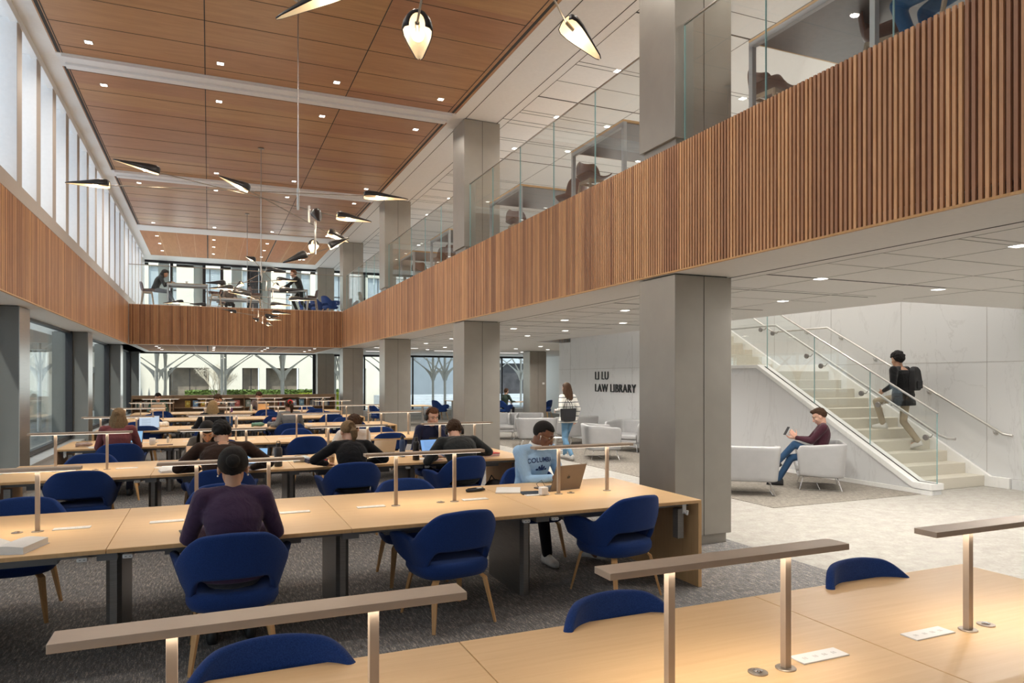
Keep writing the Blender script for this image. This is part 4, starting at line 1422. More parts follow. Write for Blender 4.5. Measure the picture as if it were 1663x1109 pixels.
# upper storey piers
xx = -7
while xx < 16:
    w.box(xx, xx + 1.1, 0, .5, 5.4, 15); xx += 2.6
w.box(-7.2, 16, 0.0, .5, 5.4, 6.2).box(-7.2, 16, 0, .5, 8.6, 9.4).box(-7.2, 16, 0, .5, 11.6, 12.2)
w.box(-7.2, 16, .5, 12, 14.5, 15)
w.build('facade', stone, bd)
for (a, b) in xs_op:
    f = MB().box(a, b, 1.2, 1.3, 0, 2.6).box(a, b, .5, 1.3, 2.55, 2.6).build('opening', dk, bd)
    MB().box(a, a + .06, .3, .36, 0, 2.5).box((a + b) / 2, (a + b) / 2 + .05, .3, .35, 0, 2.5).build('glazing_bar', MT['darkframe'], f)
xx = -7 + 1.1
wing = flat('sky_lit_glass', (.42, .46, .50), .25, .1, .15, 1)
while xx < 15:
    for z0, z1 in ((6.2, 8.6), (9.4, 11.6)):
        f = MB().box(xx, xx + 1.5, .3, .34, z0, z1).build('window', wing, bd)
        MB().box(xx, xx + 1.5, .27, .3, z0 + 1.0, z0 + 1.06).box(xx + .73, xx + .77, .27, .3, z0, z1).build('window_bar', MT['darkframe'], f)
    xx += 2.6
b2 = empty('building', (-7.5, 34.5, -.15)); tag(b2, 'pale wall of the wing on the left outside the far window', 'building')
mb = MB().box(-.3, 0, 2, 12, 0, 2.2)
for i in range(7):
    mb.box(-.3, .1, 2 + i * 1.5, 2.8 + i * 1.5, 2.2, 12)
mb.box(-.5, -.3, 2, 12, 0, 12)
mb.build('facade', stone, b2)
fn = empty('picket_fence', (-4.6, 41, -.15)); tag(fn, 'row of pale pointed fence posts outside at the far left', 'fence')
for i in range(8):
    MB().lathe([(.05, 0), (.05, 1.1), (.001, 1.45)], 8, 0, Matrix.Translation((i * .35, 0, 0))).build('post', cream, fn)
# hedge
def foliage(name, x0, x1, y, zt, col, col2, n, label, cat, dz=.0, depth=.7):
    m_ = flat(name + '_leaf', col, .7, noise_amt=.5, scale=9)
    mb = MB()
    for i in range(n):
        cx = random.uniform(x0, x1); cy = random.uniform(y, y + depth); cz = random.uniform(.0, zt) if i % 3 else zt + random.uniform(-.05, .05)
        r_ = random.uniform(.05, .11)
        a = random.uniform(0, PI); b = random.uniform(-1, 1)
        d1 = Vector((math.cos(a), math.sin(a), b)).normalized() * r_; d2 = Vector((-math.sin(a), math.cos(a), random.uniform(-1, 1))).normalized() * r_ * .7
        c = Vector((cx, cy, cz - .15))
        mb.add([tuple(c - d1), tuple(c + d2), tuple(c + d1), tuple(c - d2)], [(0, 1, 2, 3)], 0)
    mb.box(x0, x1, y + .12, y + depth - .1, -.15, zt - .18)
    o = mb.build(name, m_)
    tag(o, label, cat)
    return o


foliage('hedge', -1.2, 8.2, 42, 1.20, (.16, .24, .05), None, 5000, 'clipped green hedge across the courtyard', 'hedge')
foliage('bush', 4.6, 8.0, 40.6, 1.02, (.62, .66, .06), None, 2600, 'bright yellow-green bush in front of the hedge', 'bush', depth=.9)
# pale blossoming tree
def tree(x, y, label):
    t = empty('blossom_tree', (x, y, -.15)); tag(t, label, 'tree')
    bark = flat('pale_bark', (.78, .68, .55), .8, noise_amt=.15)
    mb = MB(); tips = []
    def br(p, d, L, r_, dep):
        q = p + d * L
        mb.tube([tuple(p), tuple(q)], [r_, r_ * .7], 5)
        if dep == 0:
            tips.append(q); return
        for k_ in range(3 if dep > 1 else 4):
            nd = (d + Vector((random.uniform(-.55, .55), random.uniform(-.55, .55), random.uniform(-.1, .4)))).normalized()
            br(q if k_ else p.lerp(q, .7), nd, L * .74, r_ * .6, dep - 1)
    for s in range(3):
        br(Vector((0, 0, 0)), Vector((random.uniform(-.35, .35), random.uniform(-.3, .3), 1)).normalized(), .85, .035, 5)
    mb.build('branches', bark, t)
    bl = MB()
    for p in tips:
        for _ in range(2):
            c = p + Vector([random.uniform(-.1, .1) for _ in range(3)])
            d1 = Vector([random.uniform(-1, 1) for _ in range(3)]).normalized() * .02; d2 = Vector([random.uniform(-1, 1) for _ in range(3)]).normalized() * .02
            bl.add([tuple(c - d1), tuple(c + d2), tuple(c + d1), tuple(c - d2)], [(0, 1, 2, 3)])
    bl.build('blossom', flat('pale_blossom', (.85, .78, .66), .8), t)
    return t


tree(.30, 41.4, 'pale leafless blossoming tree in the courtyard behind the hedge line')
# plaza on the right: dark entrance, steps, rails
pz = empty('entrance_building', (20, 52, -.15)); tag(pz, 'stone building with a dark entrance beyond the right-hand windows', 'building')
MB().box(-7, -1.2, 0, 1, 0, 9).box(4.2, 14, 0, 1, 0, 9).box(-1.2, 4.2, 0, 1, 3.1, 9).build('facade', flat('cool_stone', (.52, .56, .60), .8, noise_amt=.06, scale=1), pz)
MB().box(-1.2, 4.2, .8, 1, 0, 3.1).build('dark_doorway', flat('bronze_door', (.06, .055, .06), .4, .2, .4, 3), pz)
stp = empty('plaza_steps', (16, 42.5, -.15)); tag(stp, 'broad pale stone steps outside the right-hand windows', 'steps')
for i in range(5):
    MB().box(-6, 8, i * .5, 4, i * .16, (i + 1) * .16).build('step', flat('step_stone', (.55, .58, .62), .8, noise_amt=.1, scale=4), stp)
rl = empty('plaza_railing', (14.2, 42.2, -.15)); tag(rl, 'thin metal railing on the plaza steps', 'railing')
mb = MB()
for i in range(22):
    mb.box(i * .14, i * .14 + .02, 0, .02, 0, 1.0)
mb.box(0, 3.1, 0, .03, 1.0, 1.04)
mb.build('bars', MT['darkframe'], rl)
foliage('shrub', 14.0, 14.8, 40.5, 1.9, (.06, .14, .03), None, 900, 'dark green shrub beside the plaza steps', 'shrub')
pl = empty('planter', (20.7, 36.8, -.15)); tag(pl, 'white planter with a round green plant outside the right windows', 'planter')
MB().box(-.4, .4, -.4, .4, 0, 1.35).build('pot', cream, pl)
mb = MB()
for i in range(500):
    d = Vector([random.gauss(0, 1) for _ in range(3)]).normalized() * .42
    c = Vector((0, 0, 1.65)) + d
    d1 = Vector([random.uniform(-1, 1) for _ in range(3)]).normalized() * .07; d2 = Vector([random.uniform(-1, 1) for _ in range(3)]).normalized() * .07
    mb.add([tuple(c - d1), tuple(c + d2), tuple(c + d1), tuple(c - d2)], [(0, 1, 2, 3)])
mb.ell((0, 0, 1.65), (.38, .38, .34))
mb.build('foliage', flat('box_leaf', (.05, .12, .04), .7, noise_amt=.4), pl)
# ================================================================ people
def skin_mat(name, col):
    m = flat(name, col, .5, noise_amt=.06, scale=12)
    b = [n for n in m.node_tree.nodes if n.type == 'BSDF_PRINCIPLED'][0]
    b.inputs['Subsurface Weight'].default_value = .12
    b.inputs['Subsurface Scale'].default_value = .02
    return m


def hair_mat(name, c1, c2):
    m = wood(name, c1, c2, (40, 40, 7), .5, wobble=1.6)
    nt = m.node_tree
    b = [n for n in nt.nodes if n.type == 'BSDF_PRINCIPLED'][0]
    nz = [n for n in nt.nodes if n.type == 'TEX_NOISE'][0]
    b.inputs['Specular IOR Level'].default_value = .18; b.inputs['Roughness'].default_value = .55
    bp = N(nt, 'ShaderNodeBump'); bp.inputs['Strength'].default_value = .7; bp.inputs['Distance'].default_value = .02
    nt.links.new(nz.outputs['Fac'], bp.inputs['Height']); nt.links.new(bp.outputs[0], b.inputs['Normal'])
    return m


def cloth(name, col, sc=60, amt=.10, bump=.5):
    m, nt, b, out = _nt(name)
    v = coords(nt)
    n = N(nt, 'ShaderNodeTexNoise'); n.inputs['Scale'].default_value = 300; nt.links.new(v, n.inputs['Vector'])
    nt.links.new(ramp(nt, n.outputs['Fac'], [(.3, tuple(c * (1 - amt) for c in col)), (.7, tuple(min(1, c * (1 + amt)) for c in col))]), b.inputs['Base Color'])
    n2 = N(nt, 'ShaderNodeTexNoise'); n2.inputs['Scale'].default_value = 7; n2.inputs['Detail'].default_value = 3; n2.inputs['Distortion'].default_value = 1.4
    nt.links.new(v, n2.inputs['Vector'])
    bp = N(nt, 'ShaderNodeBump'); bp.inputs['Strength'].default_value = bump; bp.inputs['Distance'].default_value = .035
    nt.links.new(n2.outputs['Fac'], bp.inputs['Height']); nt.links.new(bp.outputs[0], b.inputs['Normal'])
    b.inputs['Roughness'].default_value = .9
    b.inputs['Specular IOR Level'].default_value = .15
    b.inputs['Sheen Weight'].default_value = .15
    return m


SK = {'light': skin_mat('skin_light', (.62, .36, .26)), 'tan': skin_mat('skin_tan', (.50, .28, .18)), 'dark': skin_mat('skin_dark', (.20, .09, .052))}
HR = {'black': hair_mat('hair_black', (.006, .005, .005), (.022, .019, .018)), 'brown': hair_mat('hair_brown', (.03, .015, .008), (.09, .045, .022)),
      'auburn': hair_mat('hair_auburn', (.08, .03, .012), (.17, .07, .03)), 'blonde': hair_mat('hair_blonde', (.20, .12, .05), (.55, .38, .19)), 'dkblonde': hair_mat('hair_dark_blonde', (.10, .06, .03), (.38, .25, .13))}
MT['eyewhite'] = flat('eye_white', (.42, .39, .37), .4)
MT['iris'] = flat('iris', (.03, .018, .01), .2)
MT['lip'] = flat('lips', (.42, .16, .13), .5)


def ik(a, b, l1, l2, pole):
    a = Vector(a); b = Vector(b)
    d = b - a; L = d.length
    if L > (l1 + l2) * .995:
        b = a + d.normalized() * (l1 + l2) * .995; d = b - a; L = d.length
    dn = d.normalized()
    c = max(-1, min(1, (l1 * l1 + L * L - l2 * l2) / (2 * l1 * L)))
    p = Vector(pole); p = p - dn * p.dot(dn); p = p.normalized()
    return a + dn * (l1 * c) + p * (l1 * math.sqrt(max(0, 1 - c * c))), b


def hand(mb, w, d, nrm, side, curl=.5, s=1.0):
    """w wrist, d finger direction, nrm palm-facing direction, side +1 when the thumb lies towards +cross"""
    w = Vector(w); d = Vector(d).normalized(); nrm = Vector(nrm); nrm = (nrm - d * nrm.dot(d)).normalized()
    x = d.cross(nrm).normalized() * side      # towards the thumb
    for o_ in (-.028, -.009, .010, .028):
        mb.cone(w + x * o_ * .7 * s + d * .012, w + d * .083 * s + x * o_ * s, .0165 * s, .0125 * s)
    for o_, L in ((-.031, .060), (-.0105, .074), (.0105, .080), (.031, .070)):
        p = w + d * .088 * s + x * o_ * s; dd = d.copy()
        for q, f in enumerate((.42, .32, .26)):
            ang = curl * (.35 + .35 * q)
            nd = (dd * math.cos(ang) + nrm * math.sin(ang)).normalized()
            e_ = p + nd * L * f * s
            mb.cone(p, e_, (.0092 - .0008 * q) * s, (.0086 - .001 * q) * s, n=10)
            p = e_; dd = nd
    p = w + d * .025 * s + x * .030 * s
    dd = (d * .72 + x * .62 + nrm * .25).normalized()
    for q, L in enumerate((.042, .032, .026)):
        e_ = p + dd * L * s
        mb.cone(p, e_, (.0125 - .0015 * q) * s, (.0112 - .0017 * q) * s, n=10)
        p = e_; dd = (dd * .85 + d * .35 + nrm * .12).normalized()


def person(label, loc, rz=0.0, z0=0.0, skin='light', hair=('short', 'brown'), top=(.1, .1, .1), bottom=(.03, .03, .04), shoe=(.02, .02, .02),
           lean=.25, head=(25, 0, 0), hl=None, hr=None, s=1.0, w=1.0, hip=.565, vox=.011, fem=False, sleeve=1.0, feet=None, knees=None,
           stand=False, twist=0, collar=False, curl=.5, topmat=None, bend=1.0, eyes=True, skirt=0.0, hdir=None, shoe_top=None):
    P = empty('person', (loc[0], loc[1], z0), rz)
    tag(P, label, 'person')
    skm = SK[skin]
    tw = Matrix.Rotation(R(twist), 3, 'Z')
    H = Vector((0, 0, hip))
    # spine
    L = .50 * s
    pts = [H.copy()]; p = H.copy(); nseg = 8
    dirs = []
    for i in range(nseg):
        a = lean * (0.5 + bend * 1.0 * (i / nseg) ** 1.2)
        d = tw @ Vector((0, math.sin(a), math.cos(a)))
        dirs.append(d); p = p + d * L / nseg; pts.append(p.copy())
    dirs.append(dirs[-1])
    X = tw @ Vector((1, 0, 0))
    prof = [(.165, .115), (.160, .110), (.142, .102), (.140, .102), (.150, .112), (.162, .118), (.168, .112), (.150, .092), (.075, .062)]
    if fem:
        prof = [(.170, .115), (.155, .105), (.125, .092), (.122, .09), (.135, .105), (.148, .118), (.150, .105), (.135, .085), (.068, .055)]
    def torso(mb, grow, i0=0, i1=9, lower=0):
        rings = []
        rng = list(range(i0, i1))
        if lower:
            a = H - Vector((0, 0, .05)); rings.append([tuple(a + X * math.cos(t) * (prof[0][0] * w * .9 + grow) + (tw @ Vector((0, 1, 0))) * math.sin(t) * (prof[0][1] + grow)) for t in [2 * PI * j / 20 for j in range(20)]])
        for i in rng:
            Y_ = X.cross(dirs[i]) * -1
            rx, ry = prof[i]
            rings.append([tuple(pts[i] + X * math.cos(t) * (rx * w * s + grow) + Y_ * math.sin(t) * (ry * s * (1 if fem else w) + grow)) for t in [2 * PI * j / 20 for j in range(20)]])
        mb.loft(rings)
    shw = (.175 if not fem else .155) * s * w
    neck = pts[-1]
    dn = dirs[-1]
    shoulders = [pts[-1] - dn * .040 * s + X * sgn * shw for sgn in (-1, 1)]
    # head
    hd = Matrix.Rotation(R(twist) + R(-head[1]), 3, 'Z') @ Matrix.Rotation(R(-head[0]), 3, 'X') @ Matrix.Rotation(R(head[2]), 3, 'Y')
    ndir = (dn * .6 + Vector((0, 0, .4)) + (tw @ Vector((0, .25, 0))) * math.sin(R(max(head[0], 0)))).normalized()
    hc = neck + ndir * (.062 * s) + hd @ Vector((0, .025, .080)) * s
    hs = s * (1.10 if not fem else 1.08)
    def hp(x, y, z):
        return hc + hd @ (Vector((x, y, z)) * hs)
    mb = MB()
    # skull, face, jaw
    mb.ell(tuple(hp(0, -.012, .032)), (.075 * hs, .094 * hs, .086 * hs), rot=hd)
    mb.ell(tuple(hp(0, .022, -.025)), (.061 * hs, .066 * hs, .082 * hs), rot=hd)
    mb.ell(tuple(hp(0, .040, -.075)), (.042 * hs, .042 * hs, .034 * hs), rot=hd)
    mb.ell(tuple(hp(0, .064, -.093)), (.020 * hs, .018 * hs, .017 * hs), rot=hd)
    mb.cone(hp(0, .082, .018), hp(0, .104, -.030), .0085 * hs, .0125 * hs)
    mb.cone(hp(-.011, .090, -.034), hp(.011, .090, -.034), .0095 * hs, .0095 * hs)
    mb.cone(hp(-.040, .066, .030), hp(-.012, .078, .028), .012 * hs, .012 * hs)
    mb.cone(hp(.040, .066, .030), hp(.012, .078, .028), .012 * hs, .012 * hs)
    for sg in (-1, 1):
        mb.ell(tuple(hp(sg * .040, .055, -.022)), (.022 * hs, .020 * hs, .022 * hs), rot=hd)
        mb.ell(tuple(hp(sg * .078, -.008, -.008)), (.011 * hs, .019 * hs, .031 * hs), rot=hd)
    mb.cone(hp(-.015, .078, -.058), hp(.015, .078, -.058), .012 * hs, .012 * hs)
    mb.cone(neck - dn * .04, hp(0, -.02, -.05), .056 * s * (1 if not fem else .84), .054 * s * (1 if not fem else .86))
    torso(mb, -.012, 0, 9)
    # arms
    l1, l2 = .285 * s, .255 * s
    defs = [hl if hl else (-.20, .42, .775), hr if hr else (.20, .42, .775)]
    arms = []
    for k, (sh, tg) in enumerate(zip(shoulders, defs)):
        sg = -1 if k == 0 else 1
        pole = tw @ Vector((sg * .42, -.45, -.8)) if not stand else tw @ Vector((sg * .3, -1, -.1))
        if len(tg) > 3:
            pole = Vector(tg[3])
        el, wr = ik(sh, tg[:3], l1, l2, pole)
        arms.append((sh, el, wr))
        mb.cone(pts[-1] - dn * .012 * s, sh, .048 * s, .045 * s); mb.cone(sh, el, .044 * s, .038 * s); mb.cone(el, wr, .037 * s, .026 * s)
        fd = (wr - el).normalized()
        if hdir and hdir[k]:
            dd, nn = Vector(hdir[k][0]), Vector(hdir[k][1])
        else:
            dd = Vector((fd.x * .5 - sg * .25, fd.y, fd.z * .3 if not stand else fd.z)); nn = Vector((0, 0, -1)) if not stand else Vector((-sg, 0, 0))
        nn2 = nn - dd.normalized() * nn.dot(dd.normalized())
        xs_ = dd.normalized().cross(nn2.normalized())
        thumb_to = Vector((-sg, 0, 0)) if not stand else Vector((0, 1, 0))
        if hdir and hdir[k] and len(hdir[k]) > 2:
            thumb_to = Vector(hdir[k][2])
        side = 1 if xs_.dot(thumb_to) > 0 else -1
        hand(mb, wr, dd, nn, side, curl, s * (.95 if not fem else .86))
    # legs
    legs = []
    fdef = feet if feet else [(-.12, .40, .085), (.12, .42, .085)]
    for k in range(2):
        sg = -1 if k == 0 else 1
        hj = H + X * sg * .088 * s - Vector((0, 0, .02))
        pole = Vector((sg * .12, .6, 1)) if not stand else Vector((0, 1, .1))
        if knees: pole = Vector(knees[k])
        kn, an = ik(hj, fdef[k][:3], .43 * s, .42 * s, pole)
        legs.append((hj, kn, an))
        mb.cone(hj, kn, .070 * s, .048 * s); mb.cone(kn, an, .046 * s, .034 * s)
        mb.cone(an, an + Vector((0, .10, -.045)), .030 * s, .028 * s)
    b = mb.build('body', [skm], P)
    rm = b.modifiers.new('r', 'REMESH'); rm.mode = 'VOXEL'; rm.voxel_size = vox; rm.adaptivity = 0
    sm = b.modifiers.new('s', 'SMOOTH'); sm.factor = .5; sm.iterations = 3 if vox < .008 else 2
    bake(b)
    # garments
    def garment(name, fn, mat, vx=None, it=6):
        g_ = MB(); fn(g_)
        o = g_.build(name, [mat], P)
        r_ = o.modifiers.new('r', 'REMESH'); r_.mode = 'VOXEL'; r_.voxel_size = vx or max(vox, .010)
        q_ = o.modifiers.new('s', 'SMOOTH'); q_.factor = .6; q_.iterations = it
        bake(o)
        return o
    tm = topmat or cloth('top_cloth', top)
    def f_top(g_):
        torso(g_, .012, 0, 8, lower=1)
        r8 = prof[8]
        Y_ = X.cross(dirs[8]) * -1
        g_.loft([[tuple(pts[7] + X * math.cos(t) * (prof[7][0] * w * s + .012) + Y_ * math.sin(t) * (prof[7][1] * s + .012)) for t in [2 * PI * j / 20 for j in range(20)]],
                 [tuple(pts[8] - dn * .006 + X * math.cos(t) * (r8[0] * w * s + .004) + Y_ * math.sin(t) * (r8[1] * s + .006)) for t in [2 * PI * j / 20 for j in range(20)]]])
        for k, (sh, el, wr) in enumerate(arms):
            g_.cone(pts[-1] - dn * .018 * s, sh, .056 * s, .060 * s)
            g_.cone(sh, sh.lerp(el, min(1, sleeve * 2)), .062 * s * (w ** .5), (.052 if sleeve >= .5 else .060) * s)
            if sleeve > .5:
                g_.cone(el, el.lerp(wr, (sleeve - .5) * 2 * .93), .052 * s, .036 * s)
        if skirt:
            g_.loft([[tuple(H + Vector((0, 0, zz)) + X * math.cos(t) * rr * w + Vector((0, 1, 0)) * math.sin(t) * rr * .75) for t in [2 * PI * j / 20 for j in range(20)]] for zz, rr in ((-skirt, .225), (-skirt * .5, .215), (.03, .185))])
    top_o = garment('top', f_top, tm)
    bm_ = cloth('trouser_cloth', bottom, bump=.3)
    def f_leg(g_):
        rings = []
        g_.ell(tuple(H + Vector((0, 0, -.005))), (.172 * w * s, .125 * s, .105 * s), rot=tw)
        for hj, kn, an in legs:
            g_.cone(hj, kn, .084 * s, .060 * s); g_.cone(kn, an + Vector((0, 0, .02)), .060 * s, .050 * s)
    garment('trousers', f_leg, bm_, max(vox, .012), 5)
    sm_ = flat('shoe_leather', shoe, .5)
    for k, (hj, kn, an) in enumerate(legs):
        fdir = Vector((0, 1, 0))
        if feet and len(fdef[k]) > 3:
            fdir = Vector(fdef[k][3]).normalized()
        g_ = MB()
        fz = an.z - .085 if not (feet and len(fdef[k]) > 3) else None
        base = an - Vector((0, 0, .048))
        sdx = Vector((fdir.y, -fdir.x, 0)).normalized()
        upv = sdx.cross(fdir).normalized()
        rings = []
        for t, hw_, hh in ((-.075, .022, .05), (-.06, .034, .075), (-.02, .038, .085), (.04, .040, .07), (.10, .046, .048), (.15, .042, .036), (.185, .022, .026)):
            c = base + fdir * t * s
            rg = []
            for j in range(12):
                a = 2 * PI * j / 12
                zz = math.sin(a)
                rg.append(tuple(c + sdx * math.cos(a) * hw_ + upv * (zz * hh if zz > 0 else max(zz * .06, -.028))))
            rings.append(rg)
        g_.loft(rings)
        so = g_.build('shoe', [sm_], P, smooth=True)
    # eyes, brows, lips
    if eyes:
        for sg in (-1, 1):
            e_ = MB().ell(tuple(hp(sg * .031, .0715, .010)), (.0135 * hs, .0095 * hs, .0075 * hs), rot=hd).build('eye', MT['eyewhite'], P, smooth=True)
            MB().ell(tuple(hp(sg * .031, .0795, .008)), (.0058 * hs, .003 * hs, .0058 * hs), rot=hd).build('iris', MT['iris'], e_, smooth=True)
            MB().tube([hp(sg * .014, .088, .032), hp(sg * .030, .086, .038), hp(sg * .047, .074, .033)], [.003, .0036, .002], 6).build('eyebrow', HR[hair[1]], P)
        MB().tube([hp(-.023, .082, -.060), hp(-.008, .0895, -.057), hp(.008, .0895, -.057), hp(.023, .082, -.060)], [.002, .0045, .0045, .002], 6).tube([hp(-.019, .082, -.064), hp(0, .0895, -.067), hp(.019, .082, -.064)], [.002, .005, .002], 6).build('lips', MT['lip'] if skin != 'dark' else flat('lips_dark', (.20, .07, .06), .5), P, smooth=True)
    # hair
    style, hcol = hair
    hm = HR[hcol]
    def capf(g_, grow=1.0, front=.058, side=-.005, back=-.055, lump=0.0, seed=1):
        nu, nv = 28, 18
        rings = []
        rs = random.Random(seed)
        for i in range(nv + 1):
            t = PI * i / nv
            rg = []
            for j in range(nu):
                a = 2 * PI * j / nu
                dx, dy, dz = math.sin(t) * math.cos(a), math.sin(t) * math.sin(a), math.cos(t)
                z_loc = .032 + dz * .086
                yy = dy
                lim = front if yy > .35 else (side + (front - side) * max(0, (yy + .05) / .4) if yy > -.05 else side + (back - side) * min(1, (-yy - .05) / .6))
                k_ = 1.0 + (.115 * grow) if z_loc > lim else .90
                if abs(z_loc - lim) < .012:
                    k_ = min(k_, 1.0 + .055 * grow)
                l_ = 1 + lump * (noise.noise(Vector((dx * 7 + seed, dy * 7, dz * 5))) if k_ > 1 else 0)
                rg.append(tuple(hp(dx * .075 * k_ * l_, -.012 + dy * .094 * k_ * l_, .032 + dz * .088 * k_ * l_)))
            rings.append(rg)
        g_.loft(rings)
    hb = MB()
    if style == 'buzz':
        capf(hb, .55, .062, .0, -.05)
    elif style == 'short':
        capf(hb, 1.35, .064, -.012, -.078, .16)
    elif style == 'quiff':
        capf(hb, 1.25, .064, .012, -.055, .10)
        hb.ell(tuple(hp(0, .055, .105)), (.048 * hs, .035 * hs, .024 * hs), rot=hd)
    elif style == 'curly':
        capf(hb, 1.9, .055, -.01, -.06, .16)
        rs = random.Random(3)
        for i in range(60):
            a = rs.uniform(0, 2 * PI); t = rs.uniform(.05, 1.35)
            dx, dy, dz = math.sin(t) * math.cos(a), math.sin(t) * math.sin(a), math.cos(t)
            hb.ell(tuple(hp(dx * .086, -.012 + dy * .105, .036 + dz * .102)), (.021 * hs,) * 3, nu=8, nv=6)
    elif style == 'bun':
        capf(hb, 1.5, .050, -.005, -.075, .03)
        hb.lathe([(.004, .0), (.034, .004), (.044, .022), (.036, .042), (.016, .052), (.004, .05)], 18, 0, Matrix.Translation(hp(0, -.105, .012)) @ hd.to_4x4() @ Matrix.Rotation(R(80), 4, 'X'))
    elif style in ('pony', 'scrunch'):
        capf(hb, 1.1, .055, -.01, -.045)
        rt = hp(0, -.112, .035 if style == 'pony' else .05)
        hb.tube([rt, rt + Vector((0, -.055, .005)), rt + Vector((.02, -.085, -.06)), rt + Vector((.03, -.08, -.13)), rt + Vector((.02, -.06, -.20 if style == 'pony' else -.27))], [.02, .040, .046, .036, .012], 12)
    elif style in ('long', 'halfup', 'wavy'):
        capf(hb, 1.5, .058, -.04, -.09)
        zz = {'long': -.33, 'halfup': -.30, 'wavy': -.30}[style]
        rgs = []
        for q in range(9):
            t = q / 8
            zl = .03 + (zz - .03) * t
            rg = []
            for j in range(17):
                a = R(195 + 150 * j / 16)
                wv = 1 + .07 * math.sin(j * 2.3 + q * 1.1)
                base = hp(math.cos(a) * .088 * wv, -.014 + math.sin(a) * (.105) * wv, .03)
                off = Vector((0, 0, (zl - .03) * hs)) + (tw @ Vector((0, -.03 * math.sin(t * PI * .6) - lean * .03, 0)))
                rg.append(tuple(base + off + Vector((math.cos(a) * .035 * math.sin(t * PI), 0, 0))))
            rg2 = [tuple(Vector(c) + (hd @ Vector((0, .05 - .02 * t, 0)))) for c in rg[::-1]]
            rgs.append(rg + rg2)
        hb.loft(rgs)
        if style == 'halfup':
            hb.ell(tuple(hp(0, -.118, .035)), (.035 * hs, .022 * hs, .034 * hs), rot=hd)
    elif style == 'hood':
        capf(hb, 1.9, .05, -.08, -.12)
        hb.cone(hp(0, -.05, -.06), neck - dn * .03, .085, .095)
    if hb.v:
        o = hb.build('hair' if style != 'hood' else 'hood', [hm if style != 'hood' else tm], P)
        r_ = o.modifiers.new('r', 'REMESH'); r_.mode = 'VOXEL'; r_.voxel_size = max(vox * .8, .006)
        q_ = o.modifiers.new('s', 'SMOOTH'); q_.factor = .5; q_.iterations = 2
        bake(o)
    if style == 'scrunch':
        c = hp(0, -.125, .055)
        sc_m = flat('scrunchie_red', (.55, .02, .02), .7)
        MB().lathe([(.022, -.018), (.048, -.012), (.052, .010), (.024, .02)], 12, 0, Matrix.Translation(c) @ hd.to_4x4() @ Matrix.Rotation(R(90), 4, 'X')).build('hair_scrunchie', sc_m, P)
    P['hp'] = 0
    del P['hp']
    return P, hp, hd, arms, top_o, pts, dirs, tw


def headphones(P, hp, hd, hs=1.0, mat=None):
    mat = mat or MT['black']
    pts = [hp(math.cos(a) * .096, -.005, .03 + math.sin(a) * .098) for a in [R(8 + 164 * i / 14) for i in range(15)]]
    MB().tube(pts, .0085, 8).build('headphone_band', mat, P, smooth=True)
    for sg in (-1, 1):
        c = hp(sg * .086, -.003, -.005)
        M_ = Matrix.Translation(c) @ hd.to_4x4() @ Matrix.Rotation(R(90) * sg, 4, 'Y')
        MB().lathe([(.001, -.012), (.036, -.012), (.040, .0), (.036, .020), (.001, .024)], 18, 0, M_ @ Matrix.Scale(1.18, 4, (1, 0, 0))).build('ear_cup', mat, P, smooth=False)


def glasses(P, hp, mat):
    mb = MB()
    for sg in (-1, 1):
        c = [hp(sg * .033 + .021 * math.cos(a), .094, .006 + .016 * math.sin(a)) for a in [2 * PI * i / 14 for i in range(15)]]
        mb.tube(c, .0014, 5)
        mb.tube([hp(sg * .054, .092, .010), hp(sg * .080, .0, .006)], .0016, 5)
    mb.tube([hp(-.012, .095, .010), hp(.012, .095, .010)], .0014, 5)
    mb.build('glasses', mat, P)


def lap(x, y, z, rz, col, screen=None, open_=110, name='laptop', label='', sz=(.31, .215), logo=None, group=None):
    e = empty(name, (x, y, z), rz); tag(e, label, 'laptop', group)
    m_ = flat('laptop_shell', col, .35, .6, .02)
    MB().box(-sz[0] / 2, sz[0] / 2, -sz[1] / 2, sz[1] / 2, 0, .014).build('base', m_, e, bevel=.003)
    kb = MB().box(-sz[0] / 2 + .02, sz[0] / 2 - .02, -.03, sz[1] / 2 - .025, .014, .0155).build('keyboard', MT['black'], e)
    lid = empty('lid', (0, sz[1] / 2, .014)); lid.parent = e; lid.rotation_euler = (R(-(open_ - 90)), 0, 0)
    lid_o = MB().box(-sz[0] / 2, sz[0] / 2, -.004, .003, 0, sz[1]).build('lid_shell', m_, lid, bevel=.0025)
    sm_ = emit('screen_glow', screen, 1.0) if screen else MT['black']
    MB().box(-sz[0] / 2 + .008, sz[0] / 2 - .008, -.0055, -.004, .012, sz[1] - .008).build('screen', sm_, lid)
    if screen:
        tx = MB()
        for i in range(9):
            tx.box(-sz[0] / 2 + .05, -sz[0] / 2 + .05 + (.16 if i % 3 else .10), -.0062, -.0055, .03 + i * .019, .033 + i * .019)
        tx.build('screen_text', flat('screen_ink', (.25, .32, .45), .6), lid)
    if logo:
        lg = MB()
        lg.ell((-.006, .0035, sz[1] / 2 - .002), (.011, .0012, .014)).ell((.007, .0035, sz[1] / 2 - .002), (.011, .0012, .014)).ell((.005, .0035, sz[1] / 2 + .020), (.003, .0012, .006), rot=Matrix.Rotation(R(30), 3, 'Y'))
        lg.build('lid_emblem', logo, lid)
    return e


TT = FZ + .734      # tabletop level
